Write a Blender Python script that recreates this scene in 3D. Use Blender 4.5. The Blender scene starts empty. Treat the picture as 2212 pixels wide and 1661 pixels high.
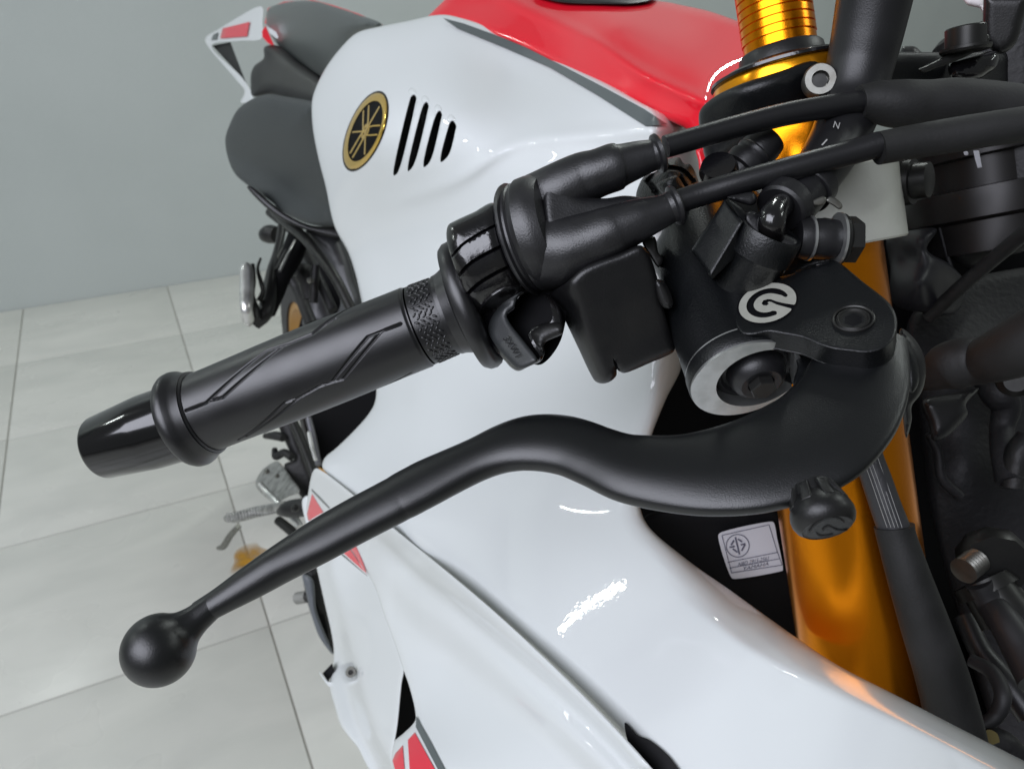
import bpy, bmesh, math, random
import numpy as np
from mathutils import Vector, Matrix
from mathutils.geometry import delaunay_2d_cdt
random.seed(4); np.random.seed(4)
sc = bpy.context.scene
COL = sc.collection

# ------------------------------------------------------------ camera
F, CX, CY, CAMH = 1670.0, 1106.0, 830.5, 1.15
PIT = math.radians(29.1)
cp, sp_ = math.cos(PIT), math.sin(PIT)
cam = bpy.data.cameras.new('camera'); camo = bpy.data.objects.new('camera', cam); COL.objects.link(camo)
camo.location = (0, 0, CAMH); camo.rotation_euler = (math.pi/2 - PIT, 0, 0)
cam.sensor_width = 36; cam.lens = 36*F/2212; cam.clip_start = .01; cam.clip_end = 60
cam.dof.use_dof = True; cam.dof.focus_distance = .27; cam.dof.aperture_fstop = 24
sc.camera = camo
# ------------------------------------------------------------ room light
w = bpy.data.worlds.new("World"); sc.world = w; w.use_nodes = True
w.node_tree.nodes['Background'].inputs[0].default_value = (.85, .90, .89, 1)
w.node_tree.nodes['Background'].inputs[1].default_value = .17
sc.view_settings.view_transform = 'Standard'; sc.view_settings.look = 'None'
sc.view_settings.exposure = 0; sc.view_settings.gamma = 1
sc.cycles.max_bounces = 8
RV = np.array([-.4497, .8932, 0.]); SV = np.array([-.8932, -.4497, 0.])   # towards the tail / the bike's right side
def W(L, lat, h):           # point in the bike's own frame: distance back, offset from its midplane, height
    q = RV*L + SV*(lat-.33); return Vector((q[0], q[1], h))
def lamp(name, loc, aim, sx, sy, power, color, spread=180):
    l = bpy.data.lights.new(name, 'AREA'); l.shape = 'RECTANGLE'; l.size = sx; l.size_y = sy
    l.energy = power; l.color = color; l.spread = math.radians(spread)
    o = bpy.data.objects.new(name, l); COL.objects.link(o); o.location = loc
    o.rotation_euler = (Vector(aim)-Vector(loc)).to_track_quat('-Z', 'Y').to_euler()
    return o
# ceiling tubes of the showroom, and a large ceiling panel behind the photographer
for i, (x, y) in enumerate([(-4.0, .76), (-2.3, 2.4), (3.3, .5), (2.2, 1.6), (.6, 2.6)]):
    lamp('ceiling_tube', (x, y, 2.9), (x, y, 0), 1.2, .032, 17, (.93, 1, .97)).rotation_euler = (0, 0, math.radians((-4, 60, 64, 64, 64)[i]))
lamp('ceiling_panel', (-1.75, -1.75, 2.9), (-.2, -.1, .9), 3.3, 2.3, 162, (.87, .89, 1))

# ------------------------------------------------------------ helpers
def P(x, y, d):
    X = (x-CX)/F*d; U = -(y-CY)/F*d
    return Vector((X, U*sp_+d*cp, CAMH + U*cp - d*sp_))
CR = dict(C1=(700,0,.6329), C2=(1500,0,.6329), C3=(2700,0,.6322), C4=(1600,600,.5877), C5=(2600,900,.6772),
 C6=(2600,1950,.6772), C7=(1200,1950,.6781), C8=(700,800,.602), D1=(300,1100,.7233), D2=(0,1000,.6021),
 D3=(800,1700,.4816), D4=(400,1700,.6781), D5=(1200,300,.3165), D6=(2600,600,.4817), D7=(2800,2000,.2107),
 D8=(1150,2500,.3461), E1=(3300,1300,.3612), E2=(3300,600,.3612), E3=(3300,0,.3612), E4=(3400,2400,.4063),
 E5=(1750,1150,.2486), E6=(850,850,.3011), E7=(3200,1850,.2408), E8=(2500,600,.301))
def c(k, *pts):
    x0, y0, s = CR[k]; K = 4096/2212
    return [((x0+s*p[0])/K, (y0+s*p[1])/K)+tuple(p[2:]) for p in pts]
def spl(pts, step=None, closed=False, per=None):
    """Catmull-Rom through pts (any dimension); a point ending in True/'c' is a corner"""
    cor = [len(p) > 2 and p[-1] == 'c' for p in pts]
    q = [np.array(p[:-1] if k else p, float) for p, k in zip(pts, cor)]
    n = len(q); out = []
    rng = range(n if closed else n-1)
    for i in rng:
        a, b = q[i], q[(i+1) % n]
        p0 = (2*a-b) if (cor[i] or (not closed and i == 0)) else q[i-1]
        j = (i+1) % n
        p3 = (2*b-a) if (cor[j] or (not closed and i == n-2)) else q[(i+2) % n]
        m = per or max(2, int(np.linalg.norm((b-a)[:2])/step))
        # centripetal tangents
        d0, d1, d2 = [max(1e-6, np.linalg.norm(v))**.5 for v in (a-p0, b-a, p3-b)]
        m1 = (a-p0)/d0-(b-p0)/(d0+d1)+(b-a)/d1
        m2 = (b-a)/d1-(p3-a)/(d1+d2)+(p3-b)/d2
        m1, m2 = m1*d1, m2*d1
        for k in range(m):
            t = k/m
            out.append((2*t**3-3*t*t+1)*a+(t**3-2*t*t+t)*m1+(-2*t**3+3*t*t)*b+(t**3-t*t)*m2)
    if not closed: out.append(q[-1])
    return np.array(out)
def planeN(p, n):    # depth field of the world plane through p with normal n
    o_ = np.array([0, 0, CAMH]); p = np.array(p); n = np.array(n)
    def fn(x, y):
        x = np.asarray(x, float); y = np.asarray(y, float); X = (x-CX)/F; U = -(y-CY)/F
        den = X*n[0]+(U*sp_+cp)*n[1]+(U*cp-sp_)*n[2]; return ((p-o_)@n)/den
    return fn
def cylfn(A, ax, R):  # depth field of the near side of a cylinder
    o_ = np.array([0, 0, CAMH]); A = np.array(A); a = np.array(ax, float); a /= np.linalg.norm(a)
    def fn(x, y):
        x = np.asarray(x, float); y = np.asarray(y, float); X = (x-CX)/F; U = -(y-CY)/F
        d = np.stack([X, U*sp_+cp, U*cp-sp_], -1); dp = d-(d@a)[..., None]*a; w0 = o_-A; wp = w0-(w0@a)*a
        q = (dp*dp).sum(-1); b = dp@wp; c_ = wp@wp-R*R; D = b*b-q*c_
        return (-b-np.sqrt(np.maximum(D, 0)))/q+np.maximum(-D, 0)**.5*.2
    return fn
def rbf(pts, lam=1e-4):
    a = np.array(pts, float); X = a[:, :2]/500.; z = a[:, 2]; n = len(a)
    def ph(r): return np.where(r > 0, r*r*np.log(np.maximum(r, 1e-9)), 0)
    K = ph(np.linalg.norm(X[:, None]-X[None], axis=2))+lam*np.eye(n)
    Q = np.hstack([np.ones((n, 1)), X]); M = np.block([[K, Q], [Q.T, np.zeros((3, 3))]])
    wv = np.linalg.solve(M, np.concatenate([z, [0, 0, 0]]))
    def fn(x, y):
        p = np.stack([np.asarray(x, float), np.asarray(y, float)], -1)/500.
        sh = p.shape[:-1]; p = p.reshape(-1, 2)
        r = np.linalg.norm(p[:, None]-X[None], axis=2)
        v = ph(r)@wv[:n]+wv[n]+p@wv[n+1:]
        return v.reshape(sh)
    return fn
def plane(*p3):     # depth plane through three (x,y,d), linear in 1/d so that it is a true plane
    A = np.array([[p[0], p[1], 1] for p in p3], float); k = np.linalg.solve(A, [1/p[2] for p in p3])
    return lambda x, y: 1/(k[0]*np.asarray(x)+k[1]*np.asarray(y)+k[2])
def const(d): return lambda x, y: np.asarray(x)*0.+d
def smin(*fs, k=.006):
    def fn(x, y):
        v = np.stack([g(x, y) for g in fs]); return -k*np.log(np.sum(np.exp(-(v-v.min(0))/k), 0))+v.min(0)
    return fn
def smax(*fs, k=.006):
    def fn(x, y):
        v = np.stack([g(x, y) for g in fs]); return k*np.log(np.sum(np.exp((v-v.max(0))/k), 0))+v.max(0)
    return fn
def pdist(p, poly, closed=True):
    A = poly; B = np.roll(poly, -1, 0) if closed else poly[1:]
    if not closed: A = poly[:-1]
    out = np.full(len(p), 1e9)
    for s in range(0, len(p), 2000):
        q = p[s:s+2000, None]; ab = (B-A)[None]
        t = np.clip(((q-A[None])*ab).sum(2)/np.maximum((ab**2).sum(2), 1e-9), 0, 1)
        out[s:s+2000] = np.linalg.norm(q-(A[None]+t[..., None]*ab), axis=2).min(1)
    return out
def inside(p, poly):
    x, y = p[:, 0], p[:, 1]; r = np.zeros(len(p), bool); n = len(poly)
    for i in range(n):
        a, b = poly[i], poly[(i+1) % n]
        if a[1] == b[1]: continue
        k = (a[1] > y) != (b[1] > y)
        r ^= k & (x < (b[0]-a[0])*(y-a[1])/(b[1]-a[1])+a[0])
    return r
ROOT = {}
def place(o, parent):
    """move the origin to the middle of the mesh and parent it, keeping it where it stands"""
    vs = [v.co for v in o.data.vertices]
    ctr = sum(vs, Vector())/max(1, len(vs))
    o.data.transform(Matrix.Translation(-ctr)); 
    if parent is None: o.location = ctr; ROOT[o.name] = ctr
    else:
        o.parent = parent; o.location = ctr-ROOT[parent.name]
    ROOT[o.name] = ctr
def mk(name, verts, faces, mat, parent=None, sharp=35, label=None, kind=None, uvw=None):
    me = bpy.data.meshes.new(name); me.from_pydata([tuple(v) for v in verts], [], [tuple(int(i) for i in f) for f in faces])
    me.validate(); me.update()
    bm = bmesh.new(); bm.from_mesh(me); bmesh.ops.recalc_face_normals(bm, faces=bm.faces); bm.to_mesh(me); bm.free()
    for p in me.polygons: p.use_smooth = True
    if sharp: me.set_sharp_from_angle(angle=math.radians(sharp))
    me.materials.append(mat)
    o = bpy.data.objects.new(name, me); COL.objects.link(o); place(o, parent)
    if label: o['label'] = label
    if kind: o['kind'] = kind
    return o
def relief(name, outline, dfn, mat, parent=None, r=.004, thick=.01, res=14, holes=(), grooves=(), ext=(0, 0), bvec=None,
           closed=True, corner=False, sharp=35, label=None, open_back=False, kind=None, ring=None, dens=()):
    """a solid body: outline and depth field, rounded rim of radius r (m), walls and back"""
    if callable(dfn): pass
    elif isinstance(dfn, (int, float)): dfn = const(dfn)
    else: dfn = rbf(dfn)
    step = res*.5
    if corner: outline = [tuple(p[:2])+('c',) for p in outline]
    O = spl(outline, step, True)
    area = .5*np.sum(O[:, 0]*np.roll(O[:, 1], -1)-np.roll(O[:, 0], -1)*O[:, 1])
    if area < 0: O = O[::-1].copy()
    H = [spl([tuple(p[:2])+(('c',) if len(p) > 2 else ()) for p in h], step*.7, True) for h in holes]
    dm = float(np.median(dfn(O[:, 0], O[:, 1]))); rp = r*F/dm
    allb = [O]+H
    pts = [O]; edges = []; n = 0
    for b in allb:
        edges += [(n+i, n+(i+1) % len(b)) for i in range(len(b))]; n += len(b)
    pts += H
    extra = []
    if r > 0:
        T = np.roll(O, -1, 0)-np.roll(O, 1, 0); N = np.stack([-T[:, 1], T[:, 0]], 1); N /= np.linalg.norm(N, axis=1)[:, None]+1e-9
        for s in (.04, .14, .3, .55, .85):
            q = O+N*s*rp; k = pdist(q, O) > s*rp*.93; q = q[k]
            extra.append(q[inside(q, O)] if len(q) else q)
    for g in grooves:
        G = spl(g[0], max(2., g[1]*.9), False); T = np.gradient(G, axis=0); N = np.stack([-T[:, 1], T[:, 0]], 1); N /= np.linalg.norm(N, axis=1)[:, None]+1e-9
        for s in (-1.1, -.6, 0, .6, 1.1): extra.append(G+N*s*g[1])
    for g in dens:
        G = spl(g[0], g[1]*1.2, False); T = np.gradient(G, axis=0); N = np.stack([-T[:, 1], T[:, 0]], 1); N /= np.linalg.norm(N, axis=1)[:, None]+1e-9
        for s in g[2]: extra.append(G+N*s)
    x0, y0 = O.min(0); x1, y1 = O.max(0)
    gx, gy = np.meshgrid(np.arange(x0, x1, res), np.arange(y0, y1, res)); gx = gx+(np.arange(gx.shape[0]) % 2)[:, None]*res/2
    g0 = np.stack([gx.ravel(), gy.ravel()], 1)
    g0 = g0[inside(g0, O)]
    if r > 0 and len(g0): g0 = g0[pdist(g0, O) > rp*.95]
    extra.append(g0); E = np.concatenate([e for e in extra if len(e)]) if any(len(e) for e in extra) else np.zeros((0, 2))
    if len(E):
        E = E[inside(E, O)]; E = E[pdist(E, O) > .35] if len(E) else E
        for h in H:
            if len(E): E = E[~inside(E, h)]; E = E[pdist(E, h) > 1.]
        E = E[np.unique(np.round(E/.8).astype(int), axis=0, return_index=True)[1]]
    V = np.concatenate(pts+[E]) if len(E) else np.concatenate(pts)
    vo, _, fo, *_ = delaunay_2d_cdt([Vector(v) for v in V], edges, [], 0, 1e-5)
    vo = np.array([tuple(v) for v in vo]); fo = np.array([f for f in fo if len(f) == 3])
    cen = vo[fo].mean(1); k = inside(cen, O)
    for h in H: k &= ~inside(cen, h)
    fo = fo[k]
    s = pdist(vo, O)*dm/F
    dd = dfn(vo[:, 0], vo[:, 1])
    if r > 0:
        t = np.clip(s, 0, r); dd = dd+r-np.sqrt(np.maximum(0, r*r-(r-t)**2))
    for g in grooves:
        G = spl(g[0], 3., False); q = pdist(vo, G, False); dd = dd+g[2]*np.clip(1-q/g[1], 0, 1)**.7
    front = [P(a[0], a[1], d) for a, d in zip(vo, dd)]
    back = [P(a[0]+ext[0], a[1]+ext[1], d+thick+(r if r > 0 else 0)*0) for a, d in zip(vo, dd)]
    if bvec is not None: back = [q+bvec for q in front]
    n = len(front); cnt = {}
    for f in fo:
        for a, b in ((f[0], f[1]), (f[1], f[2]), (f[2], f[0])): cnt[(min(a, b), max(a, b))] = cnt.get((min(a, b), max(a, b)), 0)+1
    faces = [tuple(f) for f in fo]+[tuple(x+n for x in f[::-1]) for f in fo]
    for (a, b), v in cnt.items():
        if v == 1: faces.append((a, b, b+n, a+n))
    o = mk(name, front+back, faces, mat, parent, sharp, label, kind)
    o['_d'] = 0; del o['_d']
    return o
def decal(name, outline, dfn, mat, parent, off=.0006, res=14, corner=True, label=None, r=0, thick=.0005, sharp=35):
    if not callable(dfn): dfn = rbf(dfn)
    return relief(name, outline, lambda x, y: dfn(x, y)-off, mat, parent, r=r, thick=thick, res=res, corner=corner, label=label, sharp=sharp)
def frame_of(a):
    a = a.normalized(); u = a.cross(Vector((0, 0, 1)))
    if u.length < 1e-3: u = a.cross(Vector((0, 1, 0)))
    u.normalize(); return a, u, a.cross(u)
def lathe(name, A, axis, prof, mat, parent=None, seg=64, sharp=35, label=None, poly=None, kind=None, rot=0, ring=False):
    """prof: (distance along axis, radius) in metres; poly = number of flat sides"""
    a, u, v = frame_of(axis); seg = poly or seg
    vs, fs = [], []
    for t, r in prof:
        for i in range(seg):
            th = 2*math.pi*i/seg+rot; vs.append(A+a*t+(u*math.cos(th)+v*math.sin(th))*r)
    for j in range(len(prof)-1):
        for i in range(seg):
            k = (i+1) % seg; fs.append((j*seg+i, j*seg+k, (j+1)*seg+k, (j+1)*seg+i))
    if ring:
        j = (len(prof)-1)*seg
        for i in range(seg): k = (i+1) % seg; fs.append((j+i, j+k, k, i))
    else: fs.append(tuple(range(seg))); fs.append(tuple((len(prof)-1)*seg+i for i in range(seg)))
    return mk(name, vs, fs, mat, parent, 25 if poly else sharp, label, kind)
def tube(name, pts, mat, parent=None, seg=20, per=6, label=None, sq=1, world=False, kind=None, caps=True, sharp=40):
    """pts: (x,y,depth,radius in px) in the picture's own units, splined"""
    S = spl(pts, per=per); vs, fs = [], []
    Q = [P(*s[:3]) if not world else Vector(s[:3]) for s in S]
    R = [s[3]*s[2]/F if not world else s[3] for s in S]
    n = len(Q); T = [(Q[min(i+1, n-1)]-Q[max(i-1, 0)]).normalized() for i in range(n)]
    up = Vector((0, cp, -sp_)); u = (up-T[0]*up.dot(T[0])).normalized()
    for i in range(n):
        u = (u-T[i]*u.dot(T[i])).normalized(); v = T[i].cross(u)
        for k in range(seg):
            th = 2*math.pi*k/seg; vs.append(Q[i]+(u*math.cos(th)*sq+v*math.sin(th))*R[i])
    for i in range(n-1):
        for k in range(seg):
            m = (k+1) % seg; fs.append((i*seg+k, i*seg+m, (i+1)*seg+m, (i+1)*seg+k))
    if caps: fs.append(tuple(range(seg))); fs.append(tuple((n-1)*seg+k for k in range(seg)))
    return mk(name, vs, fs, mat, parent, sharp, label, kind)
def bead(r0, L, r=.001, n=4):      # profile of a cylinder with rounded ends
    o = []
    for i in range(n+1): a = math.pi/2*i/n; o.append((r-r*math.sin(a), r0-r+r*math.sin(math.pi/2-0) - r*(1-math.sin(a)) ) if 0 else (r*(1-math.cos(a)), r0-r*(1-math.sin(a))))
    for i in range(n+1): a = math.pi/2*i/n; o.append((L-r*(1-math.sin(a+0)) if 0 else L-r+r*math.sin(a), r0-r*(1-math.cos(a))))
    return o
def hexbolt(name, A, ax, r, mat, parent, hole=None, h=.006, label=None):
    o = lathe(name, A, ax, [(0, r*.8), (0, r), (h*.8, r), (h, r*.9), (h, r*.52), (h*.45, r*.5), (h*.45, 0.0001)], mat, parent, label=label)
    if hole: lathe('hex_socket', A+ax.normalized()*h*.3, ax, [(0, r*.5), (h*.35, r*.5), (h*.36, 0.0001)], hole, o, poly=6)
    return o
def box(name, pts8, mat, parent=None, bev=.002, label=None, kind=None):
    me = bpy.data.meshes.new(name); me.from_pydata([tuple(p) for p in pts8], [], [(0,1,2,3),(4,7,6,5),(0,4,5,1),(1,5,6,2),(2,6,7,3),(3,7,4,0)])
    bm = bmesh.new(); bm.from_mesh(me); bmesh.ops.recalc_face_normals(bm, faces=bm.faces)
    if bev: bmesh.ops.bevel(bm, geom=bm.edges[:], offset=bev, segments=3, profile=.5, affect='EDGES', clamp_overlap=True)
    bm.to_mesh(me); bm.free()
    for p in me.polygons: p.use_smooth = True
    me.set_sharp_from_angle(angle=math.radians(35)); me.materials.append(mat)
    o = bpy.data.objects.new(name, me); COL.objects.link(o); place(o, parent)
    if label: o['label'] = label
    if kind: o['kind'] = kind
    return o
def text(name, s, org, ux, uy, dfn, mat, parent, size=1., off=.0004, thick=.0004, label=None):
    """flat lettering laid on a surface: org/ux/uy in picture units per text unit"""
    cu = bpy.data.curves.new(name, 'FONT'); cu.body = s; cu.size = size; cu.align_x = 'CENTER'; cu.align_y = 'CENTER'
    to = bpy.data.objects.new(name, cu); COL.objects.link(to)
    dg = bpy.context.evaluated_depsgraph_get(); me = bpy.data.meshes.new_from_object(to.evaluated_get(dg))
    bpy.data.objects.remove(to)
    if not callable(dfn): dfn = const(dfn)
    for v in me.vertices:
        x = org[0]+ux[0]*v.co.x+uy[0]*v.co.y; y = org[1]+ux[1]*v.co.x+uy[1]*v.co.y
        v.co = P(x, y, float(dfn(np.array([x]), np.array([y]))[0])-off)
    me.materials.append(mat); o = bpy.data.objects.new(name, me); COL.objects.link(o); place(o, parent)
    if label: o['label'] = label
    return o
def stroke(pts, wd, step=3.):      # closed outline of a thick stroke through 2-D points
    S = spl(pts, step, False); T = np.gradient(S, axis=0); N = np.stack([-T[:, 1], T[:, 0]], 1); N /= np.linalg.norm(N, axis=1)[:, None]+1e-9
    a = S+N*wd/2; b = (S-N*wd/2)[::-1]
    return [tuple(p) for p in a]+[tuple(p) for p in b]

# ------------------------------------------------------------ materials
def mat(name, col, rough=.4, metal=0, coat=0, coatr=.03, bump=None, spec=.5, mix=None, ior=None, aniso=0):
    m = bpy.data.materials.new(name); m.use_nodes = True; nt = m.node_tree; b = nt.nodes['Principled BSDF']
    b.inputs['Base Color'].default_value = (*col, 1); b.inputs['Roughness'].default_value = rough
    b.inputs['Metallic'].default_value = metal; b.inputs['Coat Weight'].default_value = coat; b.inputs['Coat Roughness'].default_value = coatr
    b.inputs['Specular IOR Level'].default_value = spec; b.inputs['Anisotropic'].default_value = aniso
    tc = nt.nodes.new('ShaderNodeTexCoord')
    if mix:      # second colour, scale, amount: uneven tone and gloss
        n = nt.nodes.new('ShaderNodeTexNoise'); n.inputs['Scale'].default_value = mix[1]; n.inputs['Detail'].default_value = 6
        nt.links.new(tc.outputs['Object'], n.inputs['Vector'])
        r = nt.nodes.new('ShaderNodeMapRange'); r.inputs[1].default_value = .42; r.inputs[2].default_value = .7; r.inputs[4].default_value = mix[2]
        nt.links.new(n.outputs['Fac'], r.inputs[0])
        x = nt.nodes.new('ShaderNodeMix'); x.data_type = 'RGBA'; x.inputs[6].default_value = (*col, 1); x.inputs[7].default_value = (*mix[0], 1)
        nt.links.new(r.outputs[0], x.inputs[0]); nt.links.new(x.outputs[2], b.inputs['Base Color'])
        r2 = nt.nodes.new('ShaderNodeMapRange'); r2.inputs[3].default_value = rough*.85; r2.inputs[4].default_value = min(1, rough*1.3)
        nt.links.new(n.outputs['Fac'], r2.inputs[0]); nt.links.new(r2.outputs[0], b.inputs['Roughness'])
    if bump:     # scale, strength (distance m)
        n = nt.nodes.new('ShaderNodeTexNoise'); n.inputs['Scale'].default_value = bump[0]; n.inputs['Detail'].default_value = bump[2] if len(bump) > 2 else 2
        nt.links.new(tc.outputs['Object'], n.inputs['Vector'])
        u = nt.nodes.new('ShaderNodeBump'); u.inputs['Distance'].default_value = bump[1]; u.inputs['Strength'].default_value = 1
        nt.links.new(n.outputs['Fac'], u.inputs['Height']); nt.links.new(u.outputs[0], b.inputs['Normal'])
        if coat >= 1: nt.links.new(u.outputs[0], b.inputs['Coat Normal'])
    return m
M = dict(
 white=mat('white_gloss_paint', (.61, .635, .63), .5, coat=1, coatr=.02, spec=.3, bump=(380, .000012, 1)),
 red=mat('red_gloss_paint', (.68, .004, .018), .55, coat=1, coatr=.02, spec=.2, bump=(380, .000012, 1)),
 reddecal=mat('red_decal', (.66, .02, .045), .3, coat=.6),
 grey=mat('grey_decal', (.085, .10, .10), .35, coat=.5, coatr=.08),
 rubber=mat('black_rubber', (.006, .006, .007), .38, bump=(1800, .00006), spec=.5, mix=((.012, .012, .013), 40, .6)),
 grip=mat('grip_rubber', (.004, .004, .005), .33, bump=(2500, .00005), spec=.65, mix=((.008, .008, .009), 60, .5)),
 boot=mat('boot_rubber', (.007, .007, .008), .37, bump=(1500, .00008), spec=.7, mix=((.014, .014, .016), 120, .5)),
 cable=mat('cable_rubber', (.006, .006, .007), .40, bump=(1500, .00006), spec=.5),
 sleeve=mat('dusty_sleeve', (.005, .005, .0048), .60, bump=(900, .0001), mix=((.015, .0148, .015), 50, .6)),
 plastic=mat('black_plastic', (.0035, .0035, .004), .38, bump=(1200, .00006), mix=((.010, .0095, .008), 50, .5)),
 gloss=mat('glossy_black_metal', (.004, .004, .005), .17, bump=(700, .0001), spec=.6, coat=.3, mix=((.010, .008, .006), 60, .4)),
 glossend=mat('polished_black_weight', (.003, .003, .0035), .12, spec=.5, coat=.3, coatr=.04),
 cast=mat('cast_black_metal', (.0028, .0034, .004), .38, bump=(1500, .00016, 3), spec=.45),
 castrough=mat('rough_cast_black', (.008, .009, .009), .42, bump=(900, .0006, 4), spec=.6),
 lever=mat('satin_black_lever', (.0025, .003, .0036), .35, bump=(2600, .00006), spec=.6),
 alu=mat('machined_aluminium', (.55, .56, .55), .30, metal=.9, bump=(700, .00003), mix=((.38, .39, .38), 150, .7)),
 alulogo=mat('brushed_emblem_metal', (.52, .52, .46), .38, metal=.5, mix=((.38, .38, .33), 300, .5)),
 steel=mat('zinc_steel', (.22, .22, .20), .34, metal=.9, mix=((.16, .15, .13), 200, .8)),
 darksteel=mat('dark_steel', (.035, .035, .033), .36, metal=.7, mix=((.02, .02, .02), 80, .6)),
 silvercast=mat('silver_cast_clamp', (.58, .59, .53), .42, metal=.25, bump=(500, .00008), mix=((.45, .45, .40), 60, .5)),
 gold=mat('gold_anodised', (.80, .25, .005), .24, metal=.95, bump=(2500, .00002)),
 goldring=mat('gold_anodised_bright', (.92, .36, .012), .2, metal=.92),
 goldwheel=mat('gold_wheel', (.45, .24, .06), .4, metal=.5),
 emblem=mat('emblem_gold', (.85, .55, .12), .14, metal=.9),
 black=mat('matt_black', (.002, .002, .0025), .7, spec=.12),
 blackslot=mat('slot_black', (.002, .002, .003), .5, spec=.2),
 dark=mat('dark_engine_part', (.006, .006, .0065), .5, spec=.4, bump=(200, .0006), mix=((.016, .015, .014), 20, .7)),
 cover=mat('gloss_grey_cover', (.07, .08, .077), .28, spec=.8),
 seat=mat('seat_vinyl', (.035, .04, .04), .5, bump=(600, .0003), spec=.4),
 silver=mat('silver_metal', (.74, .74, .72), .28, metal=.9, mix=((.25, .25, .24), 40, .6)),
 tyre=mat('tyre_rubber', (.02, .02, .021), .65),
 sticker=mat('white_sticker', (.42, .42, .45), .4),
 ink=mat('sticker_ink', (.06, .06, .09), .5),
 print=mat('pale_print', (.30, .30, .29), .5),
 pegmetal=mat('peg_alloy', (.42, .42, .40), .35, metal=.8, mix=((.12, .12, .115), 90, .8)),
 mwhite=mat('cloudy_white_plastic', (.72, .68, .68), .4),
)
# ------------------------------------------------------------ setting
def wallmat():
    m = mat('painted_wall', (.46, .495, .475), .6, bump=(60, .0008, 5), spec=.3, mix=((.42, .455, .435), 1.6, .9)); return m
def tilemat():
    m = bpy.data.materials.new('glazed_tile'); m.use_nodes = True; nt = m.node_tree; b = nt.nodes['Principled BSDF']
    g = nt.nodes.new('ShaderNodeNewGeometry'); mp = nt.nodes.new('ShaderNodeMapping'); mp.inputs['Rotation'].default_value[2] = -math.radians(26.7)
    oi = nt.nodes.new('ShaderNodeObjectInfo'); ad = nt.nodes.new('ShaderNodeVectorMath'); ad.operation = 'ADD'
    mu = nt.nodes.new('ShaderNodeMath'); mu.operation = 'MULTIPLY'; mu.inputs[1].default_value = 40
    nt.links.new(oi.outputs['Random'], mu.inputs[0]); nt.links.new(g.outputs['Position'], mp.inputs[0])
    nt.links.new(mp.outputs[0], ad.inputs[0]); nt.links.new(mu.outputs[0], ad.inputs[1])
    ms = nt.nodes.new('ShaderNodeMapping'); ms.inputs['Scale'].default_value = (2.2, 5, 1); nt.links.new(ad.outputs[0], ms.inputs[0])
    n = nt.nodes.new('ShaderNodeTexNoise'); n.inputs['Scale'].default_value = 2.2; n.inputs['Detail'].default_value = 7; n.inputs['Distortion'].default_value = .6
    nt.links.new(ms.outputs[0], n.inputs['Vector'])
    r = nt.nodes.new('ShaderNodeValToRGB'); e = r.color_ramp.elements
    e[0].position = .3; e[0].color = (.50, .505, .46, 1); e[1].position = .72; e[1].color = (.57, .57, .52, 1)
    nt.links.new(n.outputs['Fac'], r.inputs[0]); nt.links.new(r.outputs[0], b.inputs['Base Color'])
    b.inputs['Roughness'].default_value = .22; b.inputs['Specular IOR Level'].default_value = .5
    n2 = nt.nodes.new('ShaderNodeTexNoise'); n2.inputs['Scale'].default_value = 4; n2.inputs['Detail'].default_value = 3; nt.links.new(g.outputs['Position'], n2.inputs['Vector'])
    rr = nt.nodes.new('ShaderNodeMapRange'); rr.inputs[3].default_value = .16; rr.inputs[4].default_value = .42; nt.links.new(n2.outputs['Fac'], rr.inputs[0]); nt.links.new(rr.outputs[0], b.inputs['Roughness'])
    return m
tm = tilemat(); grout = mat('grout', (.36, .35, .315), .85)
def fw(L, a, z): return Vector((*(RV*L+SV*a)[:2], z))
SL, SA, L0, A0 = .4965, .4985, 3.178, -.068
WALL = L0+.003
gb = [fw(L, a, z) for z in (-.003, -.06) for L, a in ((-6, -6), (-6, 6), (WALL+.0, 6), (WALL+.0, -6))]
floor = box('floor', [gb[0], gb[1], gb[2], gb[3], gb[4], gb[5], gb[6], gb[7]], grout, None, 0, kind='structure')
tme = None
for i in range(-2, 9):
    for j in range(-7, 9):
        La, Lb = L0-(i+1)*SL+.0018, L0-i*SL-.0018; Aa, Ab = A0+j*SL*1.004+.0018, A0+(j+1)*SL*1.004-.0018
        if Lb > WALL: continue
        ctr = (La+Lb)/2, (Aa+Ab)/2
        if i > 7 and abs(j) > 4: continue
        if tme is None:
            q = [fw(L, a, z)-fw(*ctr, 0) for z in (0, -.008) for L, a in ((La, Aa), (La, Ab), (Lb, Ab), (Lb, Aa))]
            o = box('tile', q, tm, None, .0012); tme = o.data; tz = o.location.z; o.location = fw(*ctr, tz); ROOT[o.name] = o.location.copy()
            o.parent = floor; o.location = fw(*ctr, tz)-floor.location
        else:
            o = bpy.data.objects.new('tile', tme); COL.objects.link(o); o.parent = floor; o.location = fw(*ctr, tz)-floor.location
        o.location.z += random.uniform(-.0004, .0004)
q = [fw(L, a, z) for L in (WALL, WALL+.12) for z, a in ((-.02, -6), (-.02, 6), (3.1, 6), (3.1, -6))]
wall = box('wall', q, wallmat(), None, 0, kind='structure')
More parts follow.
